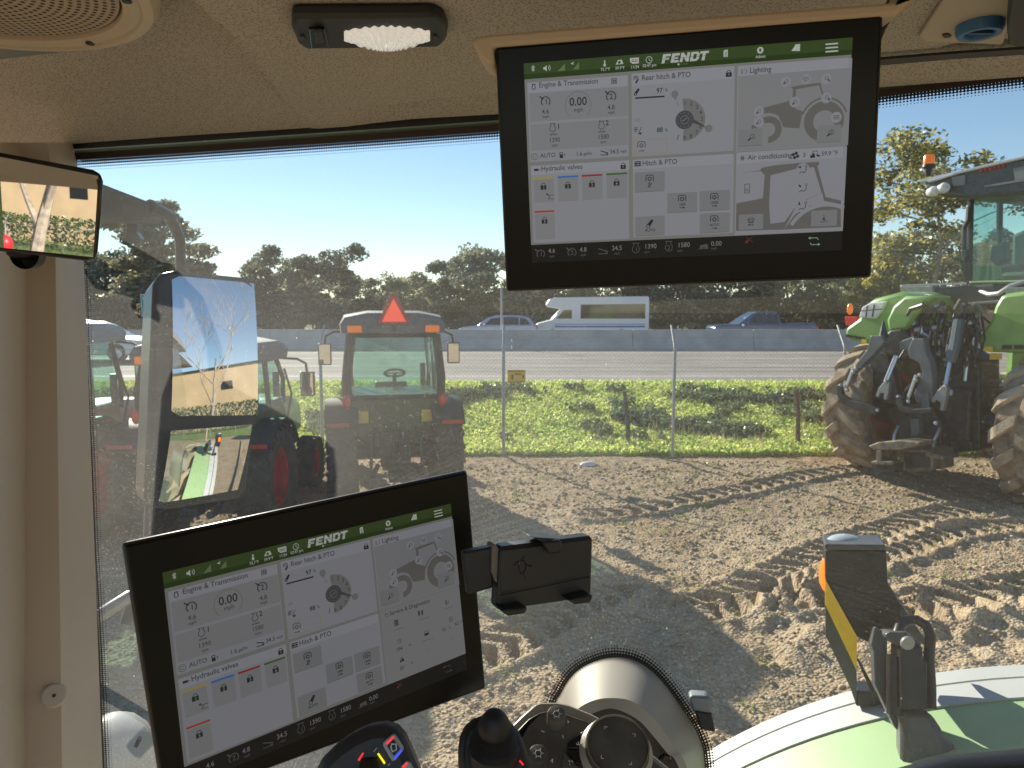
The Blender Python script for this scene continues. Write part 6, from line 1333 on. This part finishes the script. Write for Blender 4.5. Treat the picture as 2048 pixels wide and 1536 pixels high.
def monitor(name, label, F, outline, service, bev):
    t = thing(name, label, 'screen', tuple(F.o))
    pl = F.pts(outline)
    b = MB(); b.prism(pl, .0, .004, F=F); b.build('front_glass', m_bez, t, world=True, bevel=.0018)
    n = len(pl); cx = sum(p[0] for p in pl)/n; cz = sum(p[1] for p in pl)/n; gr = lambda d: [(cx+(x-cx)+(d if x > cx else -d), z+(d if z > cz else -d)) for x, z in pl]
    b = MB(); b.prism(gr(.0022), .0015, .024, F=F, shrink=.965); b.build('housing', m_bezrim, t, world=True, bevel=.003, smooth=True)
    b = MB(); b.prism([(cx-.05, cz-.05), (cx+.05, cz-.05), (cx+.05, cz+.05), (cx-.05, cz+.05)], .024, .05, F=F); b.build('mount', m_black, t, world=True)
    u = draw(F, service); scr = bpy.data.objects.new('screen', None); COL.objects.link(scr); scr.parent = t; scr.matrix_parent_inverse = WM[t.name].inverted(); WM[scr.name] = Matrix.Identity(4)
    for k, mb in u.T.items(): o = mb.build(k, SMB if service else SMA, scr, fix=False)
    return t
mu = monitor('hanging_screen', 'large display hanging from the roof, showing the air conditioning tile', FU, [(993, 96), (1764, 30), (1741, 552), (1015, 580)], False, .006)
ml = monitor('armrest_screen', 'large tilted display at lower left, showing the service and diagnostics tile', FL, [(250, 1091), (934, 944), (971, 1376), (333, 1612)], True, .006)
# tan surround of the hanging screen
FS = Frame(FU.o, FU.x, (0, 0, 1)); sr = thing('screen_recess', 'tan moulded recess in the roof lining holding the hanging screen', 'trim recess', tuple(FU.o))
def sb(name, l, dy, th, mat, bev, sm=True):
    b = MB(); b.prism(FS.pts(l, dy), dy, dy+th, F=FS); return b.build(name, mat, sr, world=True, bevel=bev, smooth=sm)
sb('surround', [(943, 84), (952, 72), (985, 67), (1400, 33), (1790, 3), (1825, -10), (1860, -40), (1860, -70), (1830, -70), (1812, 12), (1790, 29), (1400, 60), (985, 93), (990, 128), (975, 128), (958, 112)], -.012, .035, M('recess tan', (.50, .39, .28), .5), .003)
sb('recess_wall', [(984, 94), (1400, 61), (1788, 30), (1772, 60), (1764, 80), (1760, 120), (1003, 170), (996, 128)], .012, .03, m_black, .002)
# phone cradle
FP = Frame(pt(1090, 1150, .62), (math.cos(rad(20)), math.sin(rad(20)), 0), (-.04, .10, 1))
cq = lambda l: [(940+a/6.4, 1020+c/6.4) for a, c in l]
PH = thing('phone_cradle', 'black phone cradle clamped to the right edge of the lower screen', 'phone holder', tuple(FP.o))
def pb_(name, l, dy, th, mat=m_black, bev=.002, sm=True, par=PH):
    b = MB(); b.prism(FP.pts(cq(l), dy), dy, dy+th, F=FP); return b.build(name, mat, par, world=True, bevel=bev, smooth=sm)
m_ph = M('cradle black', (.022, .022, .022), .38, bump=.03, bscale=700)
pb_('back_plate', [(385, 505), (430, 470), (1540, 335), (1580, 360), (1575, 480), (1555, 1125), (360, 1295), (345, 1240), (360, 1000)], 0, .020, m_ph, .003)
pb_('front_panel', [(400, 520), (1560, 372), (1545, 828), (385, 1070)], -.0015, .002, m_ph, .0008)
pb_('lower_panel', [(383, 1092), (1545, 848), (1538, 1110), (378, 1285)], -.001, .002, m_ph, .0008)
pb_('side_pad', [(290, 470), (330, 440), (372, 500), (352, 950), (318, 880), (282, 790)], .004, .018, M('pad grey', (.20, .18, .15), .8), .001)
pb_('top_clip', [(940, 420), (1120, 385), (1185, 400), (1190, 545), (1025, 575), (985, 500)], -.012, .008, m_ph, .002); pb_('top_clip_arm', [(800, 350), (1130, 370), (1150, 400), (960, 430)], -.008, .030, m_ph, .002)
for l in ([(400, 1290), (540, 1265), (735, 1240), (735, 1290), (700, 1330), (500, 1362), (440, 1330)], [(1255, 1160), (1400, 1120), (1570, 1085), (1572, 1120), (1540, 1190), (1350, 1215), (1300, 1185)]): pb_('lower_jaw', l, -.018, .024, m_ph, .003)
b = MB()
E2 = lambda l: FP.pts(cq(l), -.0018)
def seg(l):
    for p, q in zip(l[:-1], l[1:]): b.tube([FP.M @ V(p[0], -.0018, p[1]), FP.M @ V(q[0], -.0018, q[1])], .0006, 5)
seg(E2([(630, 700), (640, 655), (680, 640), (715, 680), (720, 740), (690, 800), (655, 820), (630, 760), (630, 700)])); seg(E2([(665, 645), (695, 590)])); seg(E2([(720, 690), (755, 715), (790, 712)])); seg(E2([(690, 820), (718, 875)])); seg(E2([(630, 670), (600, 665), (565, 720)])); seg(E2([(580, 770), (560, 840)]))
b.build('embossed_mark', m_blackg, PH, world=True)
pb_('bracket', [(-80, 545), (300, 465), (300, 1000), (-20, 1090)], .008, .012, m_black, .002, True)

# ================================================================ ARMREST CONSOLE
FC = Frame(pt(1190, 1490, .62), (1, 0, 0), (0, .85, .52))
CN = thing('armrest_console', 'grey armrest control panel with rotary dial and knobs', 'control panel', tuple(FC.o))
cz_ = lambda l: [(980+a/4.452, 1360+c/4.452) for a, c in l]
m_con = M('console dusty black', (.15, .14, .12), .35, col2=(.085, .08, .07), nscale=30, bump=.05, bscale=300)
m_cone = M('console edge', (.36, .33, .28), .35, bump=.06, bscale=500)
def co(name, l, dy, th, mat, bev=.001, sm=True, par=CN, F=FC):
    b = MB(); b.prism(F.pts(l, dy), dy, dy+th, F=F); return b.build(name, mat, par, world=True, bevel=bev, smooth=sm)
co('tray', cz_([(170, 425), (300, 300), (400, 215), (450, 196), (600, 195), (700, 215), (900, 295), (1140, 420), (1400, 620), (1700, 860), (1750, 1300), (0, 1300), (60, 700)]), .002, .03, m_cone, .002)
co('top_plate', cz_([(225, 470), (340, 350), (440, 290), (520, 275), (680, 305), (830, 355), (1060, 425), (1340, 620), (1560, 800), (1650, 1300), (200, 1300)]), -.001, .004, m_con, .0008)
co('dark_recess', cz_([(240, 480), (350, 360), (450, 298), (350, 400), (275, 530)]), -.0016, .001, m_blackg, 0)
def lat(name, c, prof, mat, par=CN, n=40, F=FC, dy=0, cz=True, sh=False):
    q = F.loc(*(cz_([c])[0] if cz else c), dy); Q = Matrix(((F.x.x, F.y.x, F.z.x), (F.x.y, F.y.y, F.z.y), (F.x.z, F.y.z, F.z.z)))
    b = MB(); b.lathe(prof, n, 'Y', F.M @ V(q[0], dy, q[1]), Q=Q); return b.build(name, mat, par, world=True, smooth=True, fix=True)
def kprof(r, h): return [(.0003, -h), (r*.86, -h), (r*.95, -h*.97), (r, -h*.88), (r*1.03, 0)]
pxm = .62/1420/4.452*1.25
for c in ((592, 300), (432, 650)):
    r_ = .0088; h_ = .016; kb = lat('knob', (c[0]-6, c[1]+78), kprof(r_, h_), m_con, n=48); q = FC.loc(*cz_([(c[0]-6, c[1]+78)])[0], 0)
    b = MB()
    for k in range(30): a = rad(12*k); b.box(FC.M @ V(q[0]+r_*1.0*math.cos(a), -h_*.45, q[1]+r_*math.sin(a)), (.0008, .0008, .0008)); 
    b = MB(); p0 = [FC.M @ V(q[0]+.0028*math.cos(rad(a)), -h_-.0003, q[1]+.0028*math.sin(rad(a))) for a in range(0, 361, 30)]; b.tube(p0, .0004, 4, cap=False)
    for a in range(0, 360, 60): b.tube([FC.M @ V(q[0]+k2*math.cos(rad(a)), -h_-.0003, q[1]+k2*math.sin(rad(a))) for k2 in (.0025, .0048)], .0004, 4)
    b.build('knob_symbol', M('symbol white', (.7, .7, .68), .5), kb, world=True)
lat('dial_ring', (1118, 660), [(.0285, 0), (.0335, -.002), (.0335, -.004), (.0285, -.009)], m_cone); 
dl = lat('dial', (1125, 650), [(.0003, -.0145), (.0258, -.0145), (.0268, -.0142), (.0276, -.0155), (.0286, -.0150), (.0292, -.012), (.0296, 0)], m_con, n=64)
lat('dial_rim', (1125, 650), [(.0264, -.0148), (.0272, -.0162), (.0285, -.0158), (.0285, -.0145)], M('dial chrome', (.30, .29, .27), .25, metal=.8), par=dl, n=64)
b = MB(); q = FC.loc(*cz_([(1125, 650)])[0], 0)
for a in (30, 120, 215, 300):
    for s_ in (-1, 1):
        p = V(q[0]+.020*math.cos(rad(a)), -.0148, q[1]+.020*math.sin(rad(a))); d = V(math.cos(rad(a+180+s_*40)), 0, math.sin(rad(a+180+s_*40))); b.tube([FC.M @ p, FC.M @ (p+d*.0026)], .00035, 4)
b.build('dial_arrows', MATS['symbol white'], dl, world=True)
co('key', cz_([(690, 560), (790, 480), (800, 475), (850, 540), (800, 610), (690, 605)]), -.004, .004, m_blackg, .0008)
co('key', cz_([(680, 625), (800, 640), (830, 760), (760, 740)]), -.004, .004, m_blackg, .0008); co('key', cz_([(800, 470), (900, 420), (930, 425), (860, 530)]), -.004, .004, m_con, .0008); co('key', cz_([(650, 640), (740, 720), (790, 784), (640, 784)]), -.004, .004, m_con, .0008)
b = MB()
for l in ([(770, 560), (775, 575), (790, 572)], [(785, 548), (790, 565), (802, 578)], [(700, 715), (712, 730)], [(725, 712), (737, 728)], [(706, 745), (716, 756)], [(690, 355), (700, 370), (690, 380)], [(455, 450), (470, 455), (485, 462)], [(540, 720), (560, 700), (555, 735)], [(645, 490), (655, 515)]):
    pp = [FC.loc(*cz_([q])[0], -.005) for q in l]; b.tube([FC.M @ V(x, -.0046, z) for x, z in pp], .0005, 4)
b.build('printed_symbols', MATS['symbol white'], CN, world=True)
# joystick in its rubber boot
js = thing('joystick', 'black mini joystick in ribbed rubber boot beside the knobs', 'joystick', tuple(pt(985, 1490, .50)))
jb = MB(); top = pt(989, 1424, .50); ax = V(.02, -.25, 1).normalized(); Qj = ax.to_track_quat('Z', 'Y').to_matrix()
m_rub = M('soft rubber', (.012, .012, .013), .5)
prof = [(.0003, 0), (.004, -.0004), (.0075, -.003), (.0105, -.008), (.0125, -.013), (.0120, -.0165), (.0122, -.018), (.0150, -.0195), (.0138, -.0215), (.0168, -.0235), (.0150, -.0255), (.0180, -.0275), (.0165, -.0295), (.0195, -.032), (.0205, -.040)]
jb.lathe([(r_, z) for r_, z in prof], 36, 'Z', top, Q=Qj); jb.build('boot', m_rub, js, world=True, smooth=True)
b = MB(); FJ = Frame(pt(985, 1500, .505), (1, 0, 0), (0, .5, .87)); b.prism(FJ.pts([(915, 1500), (918, 1475), (928, 1453), (945, 1438), (968, 1430), (1000, 1432), (1020, 1444), (1038, 1465), (1050, 1492), (1062, 1530), (1075, 1600), (925, 1600), (915, 1530)]), .0, .03, F=FJ); b.build('base', M('base black', (.014, .014, .016), .4), js, world=True, bevel=.006, smooth=True)
b = MB()
for l in ([(1026, 1504), (1034, 1512)], [(1039, 1521), (1047, 1530)]):
    pp = [FJ.loc(*q, -.0015) for q in l]; b.tube([FJ.M @ V(x, -.0015, z) for x, z in pp], .0007, 6)
b.build('red_marks', M('red mark', (.9, .02, .03), .4, emit=(1, .02, .03), estr=.35), js, world=True)
# multifunction grip
gp = thing('control_grip', 'dark rounded control grip with coloured keys in front of the lower screen', 'control lever', tuple(pt(760, 1500, .46)))
FG = Frame(pt(750, 1500, .45), (1, .1, 0), (0, .45, .9)); m_grip = M('grip dark', (.030, .030, .034), .42, bump=.04, bscale=700)
def gb(name, l, dy, th, mat, bev=.001, par=gp, sm=True):
    b = MB(); b.prism(FG.pts(l, dy), dy, dy+th, F=FG); return b.build(name, mat, par, world=True, bevel=bev, smooth=sm)
gr_ = gb('body', [(622, 1600), (628, 1545), (642, 1518), (668, 1492), (700, 1470), (735, 1454), (768, 1449), (792, 1457), (808, 1475), (822, 1505), (838, 1545), (852, 1600)], 0, .04, m_grip, .008)
gb('key_pad', [(765, 1490), (767, 1484), (784, 1469), (790, 1468), (807, 1494), (807, 1500), (790, 1521), (784, 1523)], -.0022, .003, M('key grey', (.34, .38, .40), .35), .0008)
gb('key_face', [(774, 1492), (787, 1478), (800, 1498), (788, 1512)], -.0030, .001, m_blackg, 0); gb('red_mark', [(771, 1486), (786, 1472), (789, 1475), (774, 1490)], -.0032, .001, M('red key mark', (.9, .06, .07), .4, emit=(1, .05, .06), estr=.3), 0)
gb('blue_mark', [(787, 1516), (802, 1499), (805, 1502), (790, 1519)], -.0032, .001, M('blue key mark', (.06, .12, .9), .4, emit=(.05, .1, 1), estr=.35), 0)
b = MB(); pp = [FG.loc(*q, -.0034) for q in [(782, 1495), (783, 1488), (792, 1488), (793, 1499), (785, 1503), (782, 1495)]]; b.tube([FG.M @ V(x, -.0034, z) for x, z in pp], .0005, 5); b.build('key_symbol', MATS['symbol white'], gp, world=True)
gb('key_pad', [(801, 1534), (812, 1522), (820, 1524), (840, 1560), (815, 1580)], -.0022, .003, MATS['key grey'], .0008); gb('red_mark', [(804, 1533), (813, 1524), (816, 1527), (807, 1537)], -.0034, .001, MATS['red key mark'], 0)
gb('yellow_mark', [(754, 1508), (757, 1506), (771, 1526), (768, 1529)], -.002, .002, M('yellow mark', (.9, .8, .02), .4, emit=(1, .85, .02), estr=.4), .0004); gb('red_mark', [(715, 1520), (725, 1505), (728, 1507), (718, 1523)], -.002, .002, MATS['red key mark'], .0004); gb('grey_mark', [(746, 1503), (753, 1494), (755, 1496), (748, 1505)], -.0018, .002, MATS['key grey'], .0004)
b = MB(); q = FG.loc(740, 1545, 0); b.lathe([(.003, -.006), (.009, -.006), (.0095, 0), (.009, .006), (.003, .006)], 30, 'X', FG.M @ V(q[0], .002, q[1])); b.build('scroll_wheel', m_rub, gp, world=True, smooth=True)
gb('plus_mark', [(775, 1530), (779, 1526), (781, 1528), (777, 1532)], -.0018, .002, MATS['key grey'], 0)
